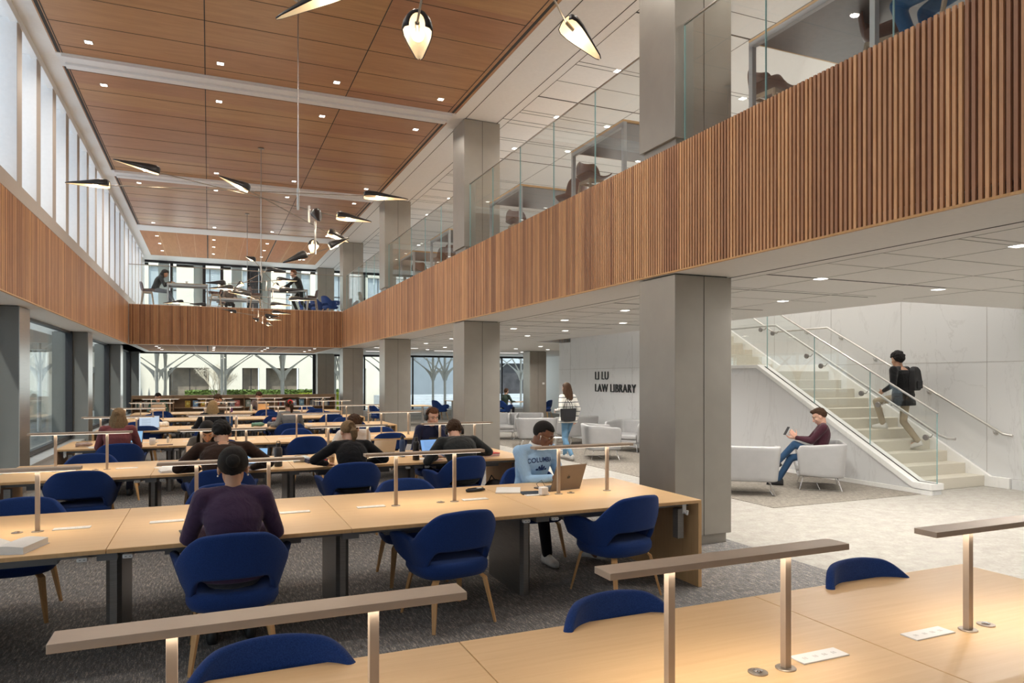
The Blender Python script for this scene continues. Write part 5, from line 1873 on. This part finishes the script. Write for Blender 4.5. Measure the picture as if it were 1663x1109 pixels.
# ---- 1 woman in purple
chy = 4.53 + .20
a1 = person('woman in a purple long-sleeved top with a black hair bun, seen from behind', (.14, chy), 0, skin='tan', hair=('bun', 'black'), top=(.060, .034, .072), bottom=(.02, .02, .03), fem=True, lean=.20, head=(20, 2, 0), hl=(-.12, .36, TT + .035, (-.62, -.35, -.8)), hr=(.13, .36, TT + .035, (.62, -.35, -.8)), vox=.0065, w=1.12, s=1.0, bend=1.0, z0=0)
for sg in (-1, 1):
    MB().ell(tuple(a1[1](sg * .083, -.005, -.042)), (.006, .006, .006)).build('pearl_earring', MT['whiteplastic'], a1[0], smooth=True)
# ---- 2 man in brown sweater
person('broad man in a dark brown sweater, seen from behind at the third table', (.14, 8.0), 0, skin='tan', hair=('short', 'black'), top=(.035, .018, .012), bottom=(.02, .02, .02), lean=.42, head=(38, -12, 0), hl=(-.24, .40, TT + .04, (-1, -.3, -.4)), hr=(.30, .40, TT + .03, (1, -.3, -.4)), w=1.25, s=1.06, vox=.010, bend=1.1)
# ---- 3 person facing him
person('dark-haired person hidden behind the man in brown, facing us', (-.02, 10.05), PI, skin='tan', hair=('long', 'black'), top=(.12, .11, .10), bottom=(.03, .03, .03), lean=.55, head=(45, 0, 0), fem=True, vox=.014)
# ---- 4 ponytail woman in black
person('woman in a black sweater with a dark blonde ponytail, from behind', (1.50, 8.04), 0, skin='light', hair=('pony', 'dkblonde'), top=(.010, .010, .012), bottom=(.02, .02, .03), fem=True, lean=.42, head=(32, -8, 0), hl=(-.24, .36, TT + .03, (-1, -.3, -.3)), hr=(.22, .36, TT + .03, (1, -.3, -.4)), vox=.009, w=1.12, bend=1.1)
# ---- 5 curly man white shirt
person('curly dark-haired man in a white T-shirt bending over his notes, facing us', (1.86, 10.15), PI, skin='light', hair=('curly', 'brown'), top=(.70, .68, .66), bottom=(.05, .06, .09), lean=.45, head=(48, 10, 0), hl=(-.05, .42, TT + .04), hr=(.28, .38, TT + .04), sleeve=.42, vox=.009)
# ---- 6 navy man with headphones
a6 = person('man in a navy sweater with black headphones, hand at his mouth, facing us', (3.02, 10.15), PI, skin='light', hair=('short', 'auburn'), top=(.014, .018, .05), bottom=(.02, .02, .03), lean=.12, head=(16, -10, 0), hl=(-.04, .175, 1.10, (-.8, .2, -1)), hr=(.22, .38, TT + .04), vox=.0075, s=1.0, curl=.35, hdir=[((.12, .0, .85), (0, -1, 0.1), (1, 0, 0)), None])
headphones(a6[0], a6[1], a6[2])
# ---- 7 grey-green back man
a7 = person('man in dark grey with black headphones bending over his laptop, from behind', (2.86, 8.13), R(6), skin='light', hair=('short', 'brown'), top=(.028, .030, .030), bottom=(.02, .02, .02), lean=.52, head=(48, 18, 0), hl=(-.20, .40, TT + .04, (-1, -.5, -.6)), hr=(.30, .45, TT + .04, (1, -.4, -.3)), vox=.0085, w=1.2, s=1.03, bend=1.2)
headphones(a7[0], a7[1], a7[2])
# ---- 8 man in light blue sweatshirt
sw = cloth('light_blue_fleece', (.36, .56, .80))
a8 = person('man in a light blue lettered sweatshirt with gold glasses, typing on a laptop', (3.02, 6.60), PI + R(14), skin='dark', hair=('buzz', 'black'), top=(.4, .6, .8), topmat=sw, bottom=(.012, .012, .016), shoe=(.72, .72, .70), lean=.24, head=(30, -34, 0), hl=(-.22, .38, TT + .05), hr=(.02, .40, TT + .05), vox=.006, s=1.04, w=1.12, feet=[(-.25, .62, .10, (-.3, 1, 0)), (.22, .55, .09, (.2, 1, 0))])
glasses(a8[0], a8[1], flat('gold_wire', (.7, .5, .25), .25, .9, .01))
for sg in (1, -1):
    MB().ell(tuple(a8[1](sg * .088, .006, -.004)), (.006, .008, .009)).tube([a8[1](sg * .090, .008, -.006), a8[1](sg * .089, .016, -.034)], .0032, 6).build('earbud', MT['whiteplastic'], a8[0], smooth=True)
# white collar
P8, hp8, hd8, arms8, top8, pts8, dirs8, tw8 = a8
cl = MB()
nk = pts8[-1]
rg = []
for (rr, up_) in ((.062, .045), (.070, .035), (.088, .002), (.082, -.004), (.060, .03)):
    rg.append([tuple(nk + Vector((math.sin(a) * rr, math.cos(a) * rr * 1.0 + .012 + (.02 if abs(a) < .6 else 0), up_ - .03 * math.cos(a) * .8))) for a in [R(-165 + 330 * j / 24) for j in range(25)]])
cl.loft(rg, cap=False, closed=False)
o = cl.build('shirt_collar', MT['paper'], P8, smooth=True)
so_ = o.modifiers.new('s', 'SOLIDIFY'); so_.thickness = .003


def chest_print(P, top_o, pts, txt, width, z_at, mat, name):
    t = text_mesh(txt, .1, name, mat, None, 1, 0.0, .0022)
    vs_ = t.data.vertices
    x0, x1 = min(v.co.x for v in vs_), max(v.co.x for v in vs_); k_ = width / (x1 - x0)
    bm = bmesh.new(); bm.from_mesh(t.data)
    bmesh.ops.subdivide_edges(bm, edges=[e for e in bm.edges if e.calc_length() > .012], cuts=1)
    bmesh.ops.triangulate(bm, faces=bm.faces)
    bm.to_mesh(t.data); bm.free()
    from mathutils.bvhtree import BVHTree
    me = top_o.data
    tree_ = BVHTree.FromPolygons([v.co for v in me.vertices], [p.vertices for p in me.polygons])
    for v in t.data.vertices:
        xx = -((v.co.x - (x0 + x1) / 2) * k_)
        zz = z_at + v.co.y * k_ - .10 * (xx / (width / 2)) ** 2 * .12
        hit = tree_.ray_cast(Vector((xx, 1.2, zz)), Vector((0, -1, 0)))
        if hit[0] is not None:
            v.co = hit[0] + Vector((0, .003, 0))
        else:
            v.co = Vector((xx, .2, zz))
    t.parent = P
    return t


navy_ink = flat('navy_print', (.012, .04, .16), .8)
try:
    chest_print(P8, top8, pts8, 'COLUMBIA', .33, .925, navy_ink, 'chest_lettering')
    # small emblem below
    em = MB()
    for (cx, cz, rx, rz_) in ((0, .86, .030, .012), (-.03, .868, .012, .016), (.03, .868, .012, .016), (0, .878, .012, .02), (0, .845, .045, .006), (-.055, .85, .016, .010), (.055, .85, .016, .010)):
        em.ell((cx, 1.0, cz), (rx, .001, rz_), nu=12, nv=6)
    eo = em.build('chest_emblem', navy_ink, P8)
    from mathutils.bvhtree import BVHTree
    tr_ = BVHTree.FromPolygons([v.co for v in top8.data.vertices], [p.vertices for p in top8.data.polygons])
    for v in eo.data.vertices:
        h_ = tr_.ray_cast(Vector((v.co.x, 1.2, v.co.z)), Vector((0, -1, 0)))
        if h_[0] is not None:
            v.co = h_[0] + Vector((0, .003, 0))
except Exception as ex:
    print('print failed', ex)
# ---- 9 burgundy woman
person('woman in a burgundy top with long half-tied wavy hair, from behind', (-1.22, 11.63), 0, skin='light', hair=('halfup', 'dkblonde'), top=(.20, .06, .065), bottom=(.03, .03, .05), fem=True, lean=.22, head=(15, 8, 0), vox=.010, w=1.15)
# ---- 10 blonde woman in black
person('woman in black with loose blonde hair, from behind at the fifth table', (.06, 15.31), 0, skin='light', hair=('long', 'blonde'), top=(.010, .010, .012), bottom=(.02, .02, .03), fem=True, lean=.30, head=(15, 15, 0), vox=.013, w=1.15, hl=(-.36, .28, TT + .03))
# ---- 11 man with glasses facing
a11 = person('dark-haired person with glasses and brown top, chin on hand, facing us', (.22, 20.5), PI, skin='light', hair=('curly', 'brown'), top=(.12, .08, .055), bottom=(.02, .02, .03), lean=.25, head=(15, 10, 0), vox=.012, hl=(-.02, .2, 1.06), hr=(.12, .3, TT + .05))
glasses(a11[0], a11[1], MT['black'])
# ---- 12 red scrunchie
person('woman in grey with a red scrunchie holding her ponytail, from behind', (1.56, 15.41), 0, skin='light', hair=('scrunch', 'brown'), top=(.16, .165, .17), bottom=(.02, .02, .03), fem=True, lean=.30, head=(15, -5, 0), vox=.012, w=1.12, hl=(-.36, .20, TT + .03))
# ---- 13 green
person('black-haired person in dark green behind a silver laptop at the farthest table', (-1.42, 24.05), PI, skin='tan', hair=('short', 'black'), top=(.025, .06, .045), bottom=(.02, .02, .03), lean=.2, head=(25, 0, 0), vox=.014)
# ---- 14 curly woman far
person('curly-haired woman in a plaid top facing us at the farthest table', (1.46, 24.05), PI, skin='light', hair=('curly', 'brown'), top=(.17, .14, .14), bottom=(.02, .02, .03), fem=True, lean=.2, head=(22, 0, 0), vox=.014)
# ---- 15 walking woman
st_m = flat('striped_knit', (.62, .60, .55), .9)
nt = st_m.node_tree
bs_ = [n for n in nt.nodes if n.type == 'BSDF_PRINCIPLED'][0]
tc = nt.nodes.new('ShaderNodeTexCoord'); sx_ = nt.nodes.new('ShaderNodeSeparateXYZ'); nt.links.new(tc.outputs['Object'], sx_.inputs[0])
ml = nt.nodes.new('ShaderNodeMath'); ml.operation = 'MULTIPLY'; ml.inputs[1].default_value = 62; nt.links.new(sx_.outputs[2], ml.inputs[0])
sn = nt.nodes.new('ShaderNodeMath'); sn.operation = 'SINE'; nt.links.new(ml.outputs[0], sn.inputs[0])
nt.links.new(ramp(nt, sn.outputs[0], [(0.0, (.70, .68, .62)), (.80, (.70, .68, .62)), (.86, (.10, .11, .12)), (1.0, (.10, .11, .12))]), bs_.inputs['Base Color'])
a15 = person('woman walking away in a striped cardigan and light blue jeans with a black shoulder bag', (7.12, 13.55), R(12), skin='light', hair=('long', 'brown'), top=(1, 1, 1), topmat=st_m, bottom=(.13, .25, .38), shoe=(.5, .48, .45), fem=True, stand=True, hip=.90, lean=.04, head=(5, 0, 0), hl=(-.19, .18, 1.05, (-.3, -1, 0)), hr=(.26, .02, .86, (.4, -1, 0)), feet=[(-.07, -.20, .11, (0, 1, .15)), (.08, .20, .085, (0, 1, 0))], vox=.010, s=.98, w=1.08, skirt=.10, z0=FZ)
bag = empty('shoulder_bag', (7.03, 13.36, 0.86), R(12)); tag(bag, 'black tote bag hanging from the shoulder of the walking woman', 'bag')
MB().loft([[(-.16, -.05, 0), (.16, -.05, 0), (.16, .05, 0), (-.16, .05, 0)], [(-.17, -.055, .08), (.17, -.055, .08), (.17, .055, .08), (-.17, .055, .08)], [(-.19, -.04, .26), (.19, -.04, .26), (.19, .04, .26), (-.19, .04, .26)]]).build('bag_body', flat('bag_black', (.012, .012, .014), .4), bag, bevel=.008)
for yy in (-.035, .035):
    MB().tube([(-.09, yy, .25), (-.07, yy, .36), (.0, yy + .02, .47), (.07, yy, .36), (.09, yy, .25)], .007, 8).build('handle', flat('bag_strap', (.015, .013, .012), .4), bag)
# ---- 16 lounge man
a16 = person('man in maroon sweater and jeans sitting in a grey tub chair with phone', (9.03, 8.50), R(47), skin='light', hair=('quiff', 'brown'), top=(.060, .018, .028), bottom=(.028, .07, .14), shoe=(.015, .015, .018), lean=-.18, head=(26, 0, 0), hl=(-.06, .36, .80), hr=(.09, .37, .78), hip=.52, vox=.008, bend=.2, z0=FZ,
             feet=[(.02, .64, .36, (0, .8, -.6)), (.05, .62, .085, (0, 1, 0))], knees=[(0.15, .3, 1), (0, .5, 1)], hdir=[((.1, .6, .75), (1, 0, 0), (0, -1, 1)), ((-.3, .9, .1), (-.5, 0, 1), (0, 1, .3))])
ph = MB().box(-.036, .036, -.004, .004, -.075, .075).build('phone', MT['black'], bevel=.003)
ph.location = Matrix.Translation(a16[0].location) @ a16[0].rotation_euler.to_matrix().to_4x4() @ Vector((-.02, .50, .90)); ph.rotation_euler = (R(30), R(0), R(74)); tag(ph, 'black phone held up by the man in the grey chair', 'phone')
# ---- 17 stair man
a17 = person('person in black jacket and khaki trousers with a backpack climbing the stairs', (11.10, 8.62), R(14), z0=.52, skin='tan', hair=('curly', 'black'), top=(.010, .010, .011), bottom=(.36, .30, .22), shoe=(.6, .58, .54), stand=True, hip=.93, lean=.14, head=(8, 20, 0), hl=(-.26, .22, 1.02, (-.6, -1, 0)), hr=(.28, .05, .92, (.5, -1, 0)),
             feet=[(-.10, .30, .433, (0, 1, 0)), (.10, -.20, .14, (0, 1, -.35))], vox=.010, w=1.38, s=1.0, skirt=.16)
bp_ = empty('backpack', Matrix.Translation(a17[0].location) @ a17[0].rotation_euler.to_matrix().to_4x4() @ Vector((.02, -.20, 1.05)), R(14)); bp_.scale = (.85, .72, .9); tag(bp_, 'black backpack on the back of the person climbing the stairs', 'backpack')
MB().loft([[(-.14, -.05, -.02), (.14, -.05, -.02), (.15, .10, -.02), (-.15, .10, -.02)], [(-.16, -.08, .15), (.16, -.08, .15), (.16, .10, .15), (-.16, .10, .15)], [(-.13, -.05, .38), (.13, -.05, .38), (.13, .10, .38), (-.13, .10, .38)], [(-.08, 0, .44), (.08, 0, .44), (.08, .08, .44), (-.08, .08, .44)]]).build('pack_body', flat('pack_black', (.010, .010, .012), .7), bp_, bevel=.03)
MB().box(-.11, .11, -.105, -.07, .02, .17).build('front_pocket', flat('pack_pocket', (.014, .014, .016), .7), bp_, bevel=.015)
# ---- 18 far right seated
person('man in dark green sitting at a table by the far right window', (11.47, 27.55), R(-62), skin='light', hair=('short', 'brown'), top=(.04, .06, .045), bottom=(.02, .02, .03), lean=.12, head=(15, 0, 0), vox=.014, z0=0)
# ---- 19 upstairs hooded
person('hooded person in black and grey jeans sitting at the left gallery table', (-1.72, 27.4), R(-90), z0=4.15, skin='tan', hair=('hood', 'black'), top=(.022, .022, .022), bottom=(.13, .14, .16), shoe=(.6, .6, .6), hip=.70, lean=.50, head=(30, 0, 0), hl=(-.12, .50, .96), hr=(.12, .50, .96), feet=[(-.1, .45, .22), (.1, .60, .24)], vox=.014)
# ---- 20 upstairs man right
person('fair-haired man in black standing bent over the right gallery table', (3.15, 27.4), R(90), z0=4.15, skin='light', hair=('short', 'auburn'), top=(.016, .018, .020), bottom=(.015, .016, .018), stand=True, hip=.88, lean=.42, head=(15, 0, 0), hl=(-.15, .62, .96, (0, -1, -1)), hr=(.15, .60, .96, (0, -1, -1)), feet=[(-.12, -.34, .09), (.12, .10, .09)], vox=.013, s=1.05)
# ---- 21 upstairs face
a21 = person('grey-haired person seated at the middle gallery table facing us', (.75, 30.4), PI, z0=4.15, skin='light', hair=('short', 'dkblonde'), top=(.12, .10, .09), bottom=(.02, .02, .02), hip=.58, lean=.2, head=(18, 0, 0), vox=.016)
# ---- 22 jeans person upstairs
person('person in blue jeans on a brown chair behind the near upper balustrade', (5.30, 3.62), R(0), z0=4.15, skin='light', hair=('short', 'brown'), top=(.06, .07, .08), bottom=(.02, .09, .20), hip=.70, lean=.2, head=(20, 0, 0), hl=(-.15, .42, .95), hr=(.15, .42, .95), feet=[(-.14, .30, .24), (.14, .34, .24)], vox=.013)
o = copy_tree(shell0, (5.30, 3.50, 4.15), R(0)); tag(o, 'brown leather shell chair under the person in blue jeans', 'chair', 'brown shell chairs on the upper floor')
# ================================================================ things on the tables
def put(o, x, y, z=TT, rz=0):
    o.location = (x, y, z); o.rotation_euler = (0, 0, R(rz)); return o


def open_book(x, y, rz, label, sc=1.0, th=.018):
    e = empty('open_book', (x, y, TT), R(rz)); tag(e, label, 'book'); e.scale = (sc, sc, sc)
    MB().box(-.19, .19, -.125, .125, 0, .004).build('cover', flat('cover_white', (.6, .6, .62), .5), e)
    for sg in (-1, 1):
        rg = []
        for i in range(11):
            t = i / 10
            xx = sg * .185 * t
            zt = .006 + th * (.25 + 1.1 * math.sin(min(1, t * 1.6) * PI / 2) - .55 * t)
            rg.append([(xx, -.12, .004), (xx, .12, .004), (xx, .12, zt), (xx, -.12, zt)])
        MB().loft(rg).build('page_block', MT['papertext'], e)
    return e


def notebook(x, y, rz, w, d, h, col, name, label, cat='notebook', mat=None):
    o = MB().box(-w / 2, w / 2, -d / 2, d / 2, 0, h).build(name, mat or flat(name + '_cover', col, .5), bevel=min(.002, h * .3))
    tag(put(o, x, y, TT, rz), label, cat)
    return o


def papers(x, y, rz, label, w=.22, d=.29, n=3):
    e = empty('loose_papers', (x, y, TT), R(rz)); tag(e, label, 'papers')
    for i in range(n):
        a = R(random.uniform(-12, 12)); M_ = Matrix.Rotation(a, 4, 'Z') @ Matrix.Translation((random.uniform(-.03, .03), random.uniform(-.02, .02), i * .0016))
        MB().box(-w / 2, w / 2, -d / 2, d / 2, 0, .0014, 0, M_).build('sheet', MT['papertext'], e)
    return e


def bottle(x, y, label, col, h=.26, r=.036, capc=(.02, .02, .02), z=TT, cat='bottle', metal=.2, name='water_bottle'):
    e = empty(name, (x, y, z)); tag(e, label, cat)
    MB().lathe([(r * .92, 0), (r, .006), (r, h * .72), (r * .86, h * .80), (r * .55, h * .84), (r * .55, h * .86)], 24).build('flask', flat('flask', col, .4, metal), e, smooth=False)
    MB().lathe([(r * .6, h * .86), (r * .62, h * .97), (r * .5, h), (r * .001, h)], 20).tube([(-r * .45, 0, h * .97), (-r * .35, 0, h * 1.08), (r * .35, 0, h * 1.08), (r * .45, 0, h * .97)], .005, 6).build('cap', flat('cap', capc, .4), e)
    for c in e.children:
        auto_smooth(c, 35)
    return e


def cup(x, y, label, h=.13):
    e = empty('iced_coffee', (x, y, TT)); tag(e, label, 'drink')
    MB().lathe([(.028, 0), (.030, .004), (.040, h), (.0385, h), (.028, .006), (.001, .006)], 24).build('plastic_cup', glass('clear_plastic', (.92, .92, .92), .06), e, smooth=True)
    MB().lathe([(.001, .007), (.027, .007), (.034, h * .62), (.001, h * .62)], 24).build('coffee', flat('coffee', (.38, .19, .07), .3), e, smooth=False)
    MB().lathe([(.001, h * .62), (.034, h * .62), (.037, h * .86), (.001, h * .86)], 24).build('milk_foam', flat('foam', (.75, .68, .58), .7), e)
    MB().lathe([(.041, h), (.042, h + .006), (.030, h + .018), (.001, h + .02)], 24).build('lid', MT['whiteplastic'], e)
    return e


def pouch(x, y, rz, label, col, w=.20, d=.09, h=.06, name='pouch', cat='pouch', z=TT):
    e = empty(name, (x, y, z), R(rz)); tag(e, label, cat)
    rg = []
    for t, s_ in ((-1, .35), (-.9, .75), (-.5, 1), (0, 1), (.5, .97), (.9, .75), (1, .3)):
        rg.append([(t * w / 2, math.cos(a) * d / 2 * s_, h / 2 + math.sin(a) * h / 2 * (s_ if math.sin(a) > 0 else 1) * (.8 + .2 * math.sin(t * 5))) for a in [2 * PI * j / 14 for j in range(14)]])
    MB().loft(rg).build('fabric_body', flat('pouch_cloth', col, .8, noise_amt=.2, scale=30), e, smooth=True)
    MB().tube([(-w * .45, 0, h * .98), (0, .002, h * 1.02), (w * .45, 0, h * .96)], .003, 6).build('zip', MT['black'], e)
    return e


# ----- second table row (y 4.85 .. 6.31)
open_book(-1.16, 5.09, -16, 'thick open book with white pages on the left of the second table', 1.15, .035)
o = notebook(-.14, 5.16, 8, .072, .15, .008, (.02, .02, .022), 'phone', 'black phone by the left elbow of the woman in purple', 'phone', MT['black'])
pouch(2.22, 6.02, 14, 'flat black pencil case with a white tag on the second table', (.012, .012, .016), .19, .09, .03, 'pencil_case', 'pencil case')
o = notebook(2.25, 6.0, 14, .05, .03, .002, (.8, .8, .8), 'case_tag', 'small white tag lying on the black pencil case', 'tag'); o.location.z = TT + .031
e = empty('writing_pad', (2.50, 5.92, TT), R(-24)); tag(e, 'thick white writing pad in front of the man in light blue', 'notebook')
MB().box(-.11, .11, -.15, .15, 0, .012).build('page_block', MT['papertext'], e); MB().box(-.112, .112, -.152, .152, -.0, .0015).build('back_cover', flat('pad_back', (.25, .12, .1), .6), e)
o = MB().box(-.12, .12, -.085, .085, 0, .007).build('tablet', MT['black'], bevel=.003); put(o, 2.66, 5.72, TT, -10); tag(o, 'dark tablet lying on the second table beside a white cube charger', 'tablet')
o = MB().box(-.034, .034, -.03, .03, 0, .066).build('charger', MT['whiteplastic'], bevel=.006); put(o, 2.69, 5.58, TT + .007, 8); tag(o, 'white cube-shaped charger standing on the second table', 'charger')
cb = MB(); cb.tube([(2.69, 5.60, TT + .02), (2.66, 5.66, TT + .09), (2.74, 5.72, TT + .11), (2.80, 5.78, TT + .05), (2.83, 5.84, TT + .006)], .0022, 6)
o = cb.build('charging_cable', MT['black'], smooth=True); tag(o, 'thin black charging cable looping up from the white charger', 'cable')
lap(2.97, 5.87, TT, PI + R(12), (.16, .135, .12), None, 112, label='brown-grey laptop with a lid emblem, used by the man in light blue', sz=(.355, .245), logo=MT['black'])
# ----- third row (8.35 .. 9.81)
open_book(-.33, 8.62, 10, 'open notebook left of the man in brown on the third table', .9, .02)
papers(-.42, 8.95, 20, 'loose white papers left of the man in brown')
lap(.46, 8.72, TT, R(-14), (.10, .10, .11), (.35, .62, .95), 112, label='dark laptop with a blue screen right of the man in brown', sz=(.30, .2))
lap(-.10, 9.45, TT, PI, (.60, .50, .42), None, 108, label='peach-coloured laptop in front of the person facing the man in brown', sz=(.30, .21))
bottle(.74, 8.62, 'dark grey bottle with a strap and stickers on the third table', (.05, .05, .055), .27, .045)
pouch(1.04, 8.98, 25, 'white cap with a pale blue brim on the third table', (.55, .62, .66), .20, .15, .08, 'baseball_cap', 'cap')
notebook(1.20, 8.86, 8, .24, .17, .05, (.035, .045, .10), 'book', 'thick navy law book with a red label on the third table', 'book')
o = notebook(1.29, 8.775, 8, .05, .002, .03, (.6, .05, .04), 'book_label', 'red label on the spine of the navy book', 'label'); o.location.z = TT + .01
cup(1.36, 8.68, 'iced coffee in a clear cup left of the ponytail woman')
notebook(1.24, 8.52, -15, .14, .08, .008, (.45, .40, .2), 'phone', 'phone in a patterned case before the iced coffee', 'phone')
lap(2.12, 9.42, TT, PI + R(8), (.45, .44, .43), None, 112, label='silver laptop standing open beside the ponytail woman', sz=(.31, .21))
papers(1.75, 9.35, 5, 'notes spread before the man in the white shirt', n=2)
bottle(2.32, 9.05, 'tall navy blue water bottle on the third table', (.03, .06, .14), .27, .038)
bottle(2.38, 8.60, 'tall black water bottle with a loop cap on the third table', (.012, .012, .014), .29, .042)
lap(2.72, 8.82, TT, R(8), (.03, .03, .035), (.28, .52, .95), 112, label='open laptop with a bright blue screen in front of the man in dark grey', sz=(.32, .22))
lap(2.92, 9.42, TT, PI - R(4), (.03, .03, .03), None, 110, label='black laptop in front of the man in navy', sz=(.33, .22))
papers(2.48, 8.72, -20, 'small notebook left of the blue laptop', .13, .18, 2)
papers(2.28, 9.38, 10, 'pink and white papers behind the navy bottle', .2, .15, 2)
for i in range(5):
    notebook(3.38, 8.72, 6 + i * 2, .22, .28, .008, [(.6, .58, .56), (.6, .25, .25), (.62, .6, .58), (.6, .25, .28), (.55, .03, .02)][i], 'notebook', ['white notebook at the bottom of the stack on the third table', 'pink notebook second from the bottom of the stack', 'pale notebook in the middle of the stack', 'pink notebook second from the top of the stack', 'red notebook on top of the stack on the third table'][i]).location.z = TT + i * .0095
def floor_bag(x, y, rz, label, col=(.014, .014, .016), sc=1.0):
    e = empty('backpack', (x, y, FZ), R(rz)); tag(e, label, 'backpack'); e.scale = (sc, sc, sc)
    b_ = MB().loft([[(-.15, -.10, 0), (.15, -.10, 0), (.15, .10, 0), (-.15, .10, 0)], [(-.17, -.12, .16), (.17, -.12, .16), (.16, .11, .16), (-.16, .11, .16)], [(-.14, -.09, .36), (.14, -.09, .36), (.13, .09, .36), (-.13, .09, .36)], [(-.07, -.03, .44), (.07, -.03, .44), (.07, .06, .44), (-.07, .06, .44)]]).build('pack_body', flat('pack_cloth', col, .8, noise_amt=.2, scale=20), e, bevel=.035)
    MB().box(-.11, .11, -.15, -.11, .04, .20).build('front_pocket', flat('pocket_cloth', tuple(c * 1.6 for c in col), .8), e, bevel=.02)
    MB().tube([(-.05, .05, .43), (0, .06, .49), (.05, .05, .43)], .008, 6).build('grab_loop', MT['black'], e)
    return e


floor_bag(3.42, 8.55, 25, 'black backpack on the carpet under the right end of the third table')
floor_bag(.62, 8.22, -10, 'black bag beside the chair of the man in brown', sc=.8)
# ----- fourth row (11.85 .. 13.31)
pouch(-1.72, 12.25, 20, 'pink-grey zipped pouch at the left end of the fourth table', (.40, .30, .27), .22, .12, .07)
papers(-1.52, 12.05, 15, 'sheet of paper beside the pink-grey pouch')
e = empty('mug', (-.80, 12.18, TT)); tag(e, 'white mug with dark line drawing right of the woman in burgundy', 'mug')
MB().lathe([(.036, 0), (.042, .01), (.045, .06), (.043, .105), (.039, .105), (.040, .06), (.036, .012), (.001, .010)], 24).build('cup', MT['whiteplastic'], e, smooth=True)
MB().tube([(.043, 0, .085), (.07, 0, .08), (.072, 0, .045), (.043, 0, .03)], .006, 8).build('handle', MT['whiteplastic'], e, smooth=True)
bottle(-.60, 12.5, 'small white dropper bottle on the fourth table', (.7, .68, .62), .11, .018)
notebook(-.62, 12.05, 3, .22, .10, .008, (.10, .04, .035), 'notebook', 'dark red slim notebook right of the white mug')
lap(-1.12, 12.35, TT, R(-8), (.10, .10, .11), (.35, .62, .9), 112, label='laptop of the woman in burgundy showing a blue screen', sz=(.30, .20))
# ----- fifth row (15.35 .. 16.81)
lap(-1.10, 15.9, TT, R(4), (.45, .44, .43), (.62, .74, .88), 100, label='laptop with a pale blue page at the fifth table, nobody in front', sz=(.37, .25))
pouch(-.86, 16.35, 0, 'white cloth bag with a black drawing at the fifth table', (.7, .66, .6), .2, .12, .14, 'cloth_bag', 'bag')
lap(.30, 15.95, TT, R(0), (.02, .02, .025), (.03, .05, .09), 108, label='dark laptop in front of the blonde woman in black', sz=(.33, .22))
bottle(.53, 16.0, 'clear water bottle with a blue cap at the fifth table', (.55, .6, .65), .20, .03, (.05, .2, .6))
pouch(.95, 15.85, 5, 'mint green pouch on the fifth table', (.16, .32, .25), .26, .14, .10)
pouch(1.28, 15.75, -10, 'grey backpack lying on the fifth table', (.16, .17, .18), .30, .2, .12, 'backpack', 'backpack')
pouch(1.33, 15.82, -30, 'coral pink bundle lying on top of the grey backpack', (.50, .17, .13), .20, .16, .10, 'scarf', 'scarf', TT + .10)
cup(1.42, 16.05, 'plastic cup of green-brown drink by the woman in grey')
notebook(1.95, 15.62, 0, .16, .05, .02, (.75, .7, .65), 'pen_pack', 'small white and red pack of pens on the fifth table', 'stationery')
# ----- sixth and seventh rows
lap(.18, 19.42, TT, PI, (.03, .03, .03), None, 108, label='black laptop in front of the person with glasses', sz=(.33, .22))
papers(-1.25, 18.95, 0, 'white papers on the sixth table at the left', n=2)
lap(-1.36, 23.35, TT, PI, (.44, .38, .33), None, 104, label='large silver-brown laptop hiding the person in green', sz=(.36, .25))
lap(1.55, 23.3, TT, PI, (.66, .48, .30), None, 104, label='tan-lidded laptop before the curly-haired woman', sz=(.32, .22))
bottle(1.20, 23.2, 'clear bottle with white cap before the curly-haired woman', (.5, .55, .45), .20, .03, (.8, .8, .8))
bottle(.62, 22.9, 'purple water bottle on the farthest table', (.20, .08, .28), .22, .035, (.1, .1, .1))
papers(2.1, 22.8, 0, 'white sneakers-like heap of papers on the farthest table' if 0 else 'white papers on the farthest table near the middle', n=3)
# lounge tablet papers
notebook(7.72, 15.43, 0, .2, .28, .004, (.8, .8, .8), 'magazine', 'white sheet on the low round lounge table', 'papers').location.z = FZ + .321
# gallery items
lap(2.45, 27.35, 5.03, R(90), (.02, .02, .02), None, 115, label='black laptop on the right gallery table', sz=(.3, .2))
bottle(2.75, 27.6, 'black bottle on the right gallery table', (.015, .015, .02), .24, .035, z=5.03)
e = empty('paper_cup', (-.72, 27.35, 5.05)); tag(e, 'takeaway cup on the left gallery table', 'cup'); MB().lathe([(.028, 0), (.038, .10), (.041, .10), (.041, .115), (.001, .118)], 18).build('cup', MT['whiteplastic'], e)
# white bracket plates: nothing else
# small sign on far column
o = MB().box(-.05, .05, -.003, .003, -.04, .04).build('notice', MT['paper']); o.location = (12.4, 25.71, 1.55); tag(o, 'tiny white notice fixed to the far column', 'sign')
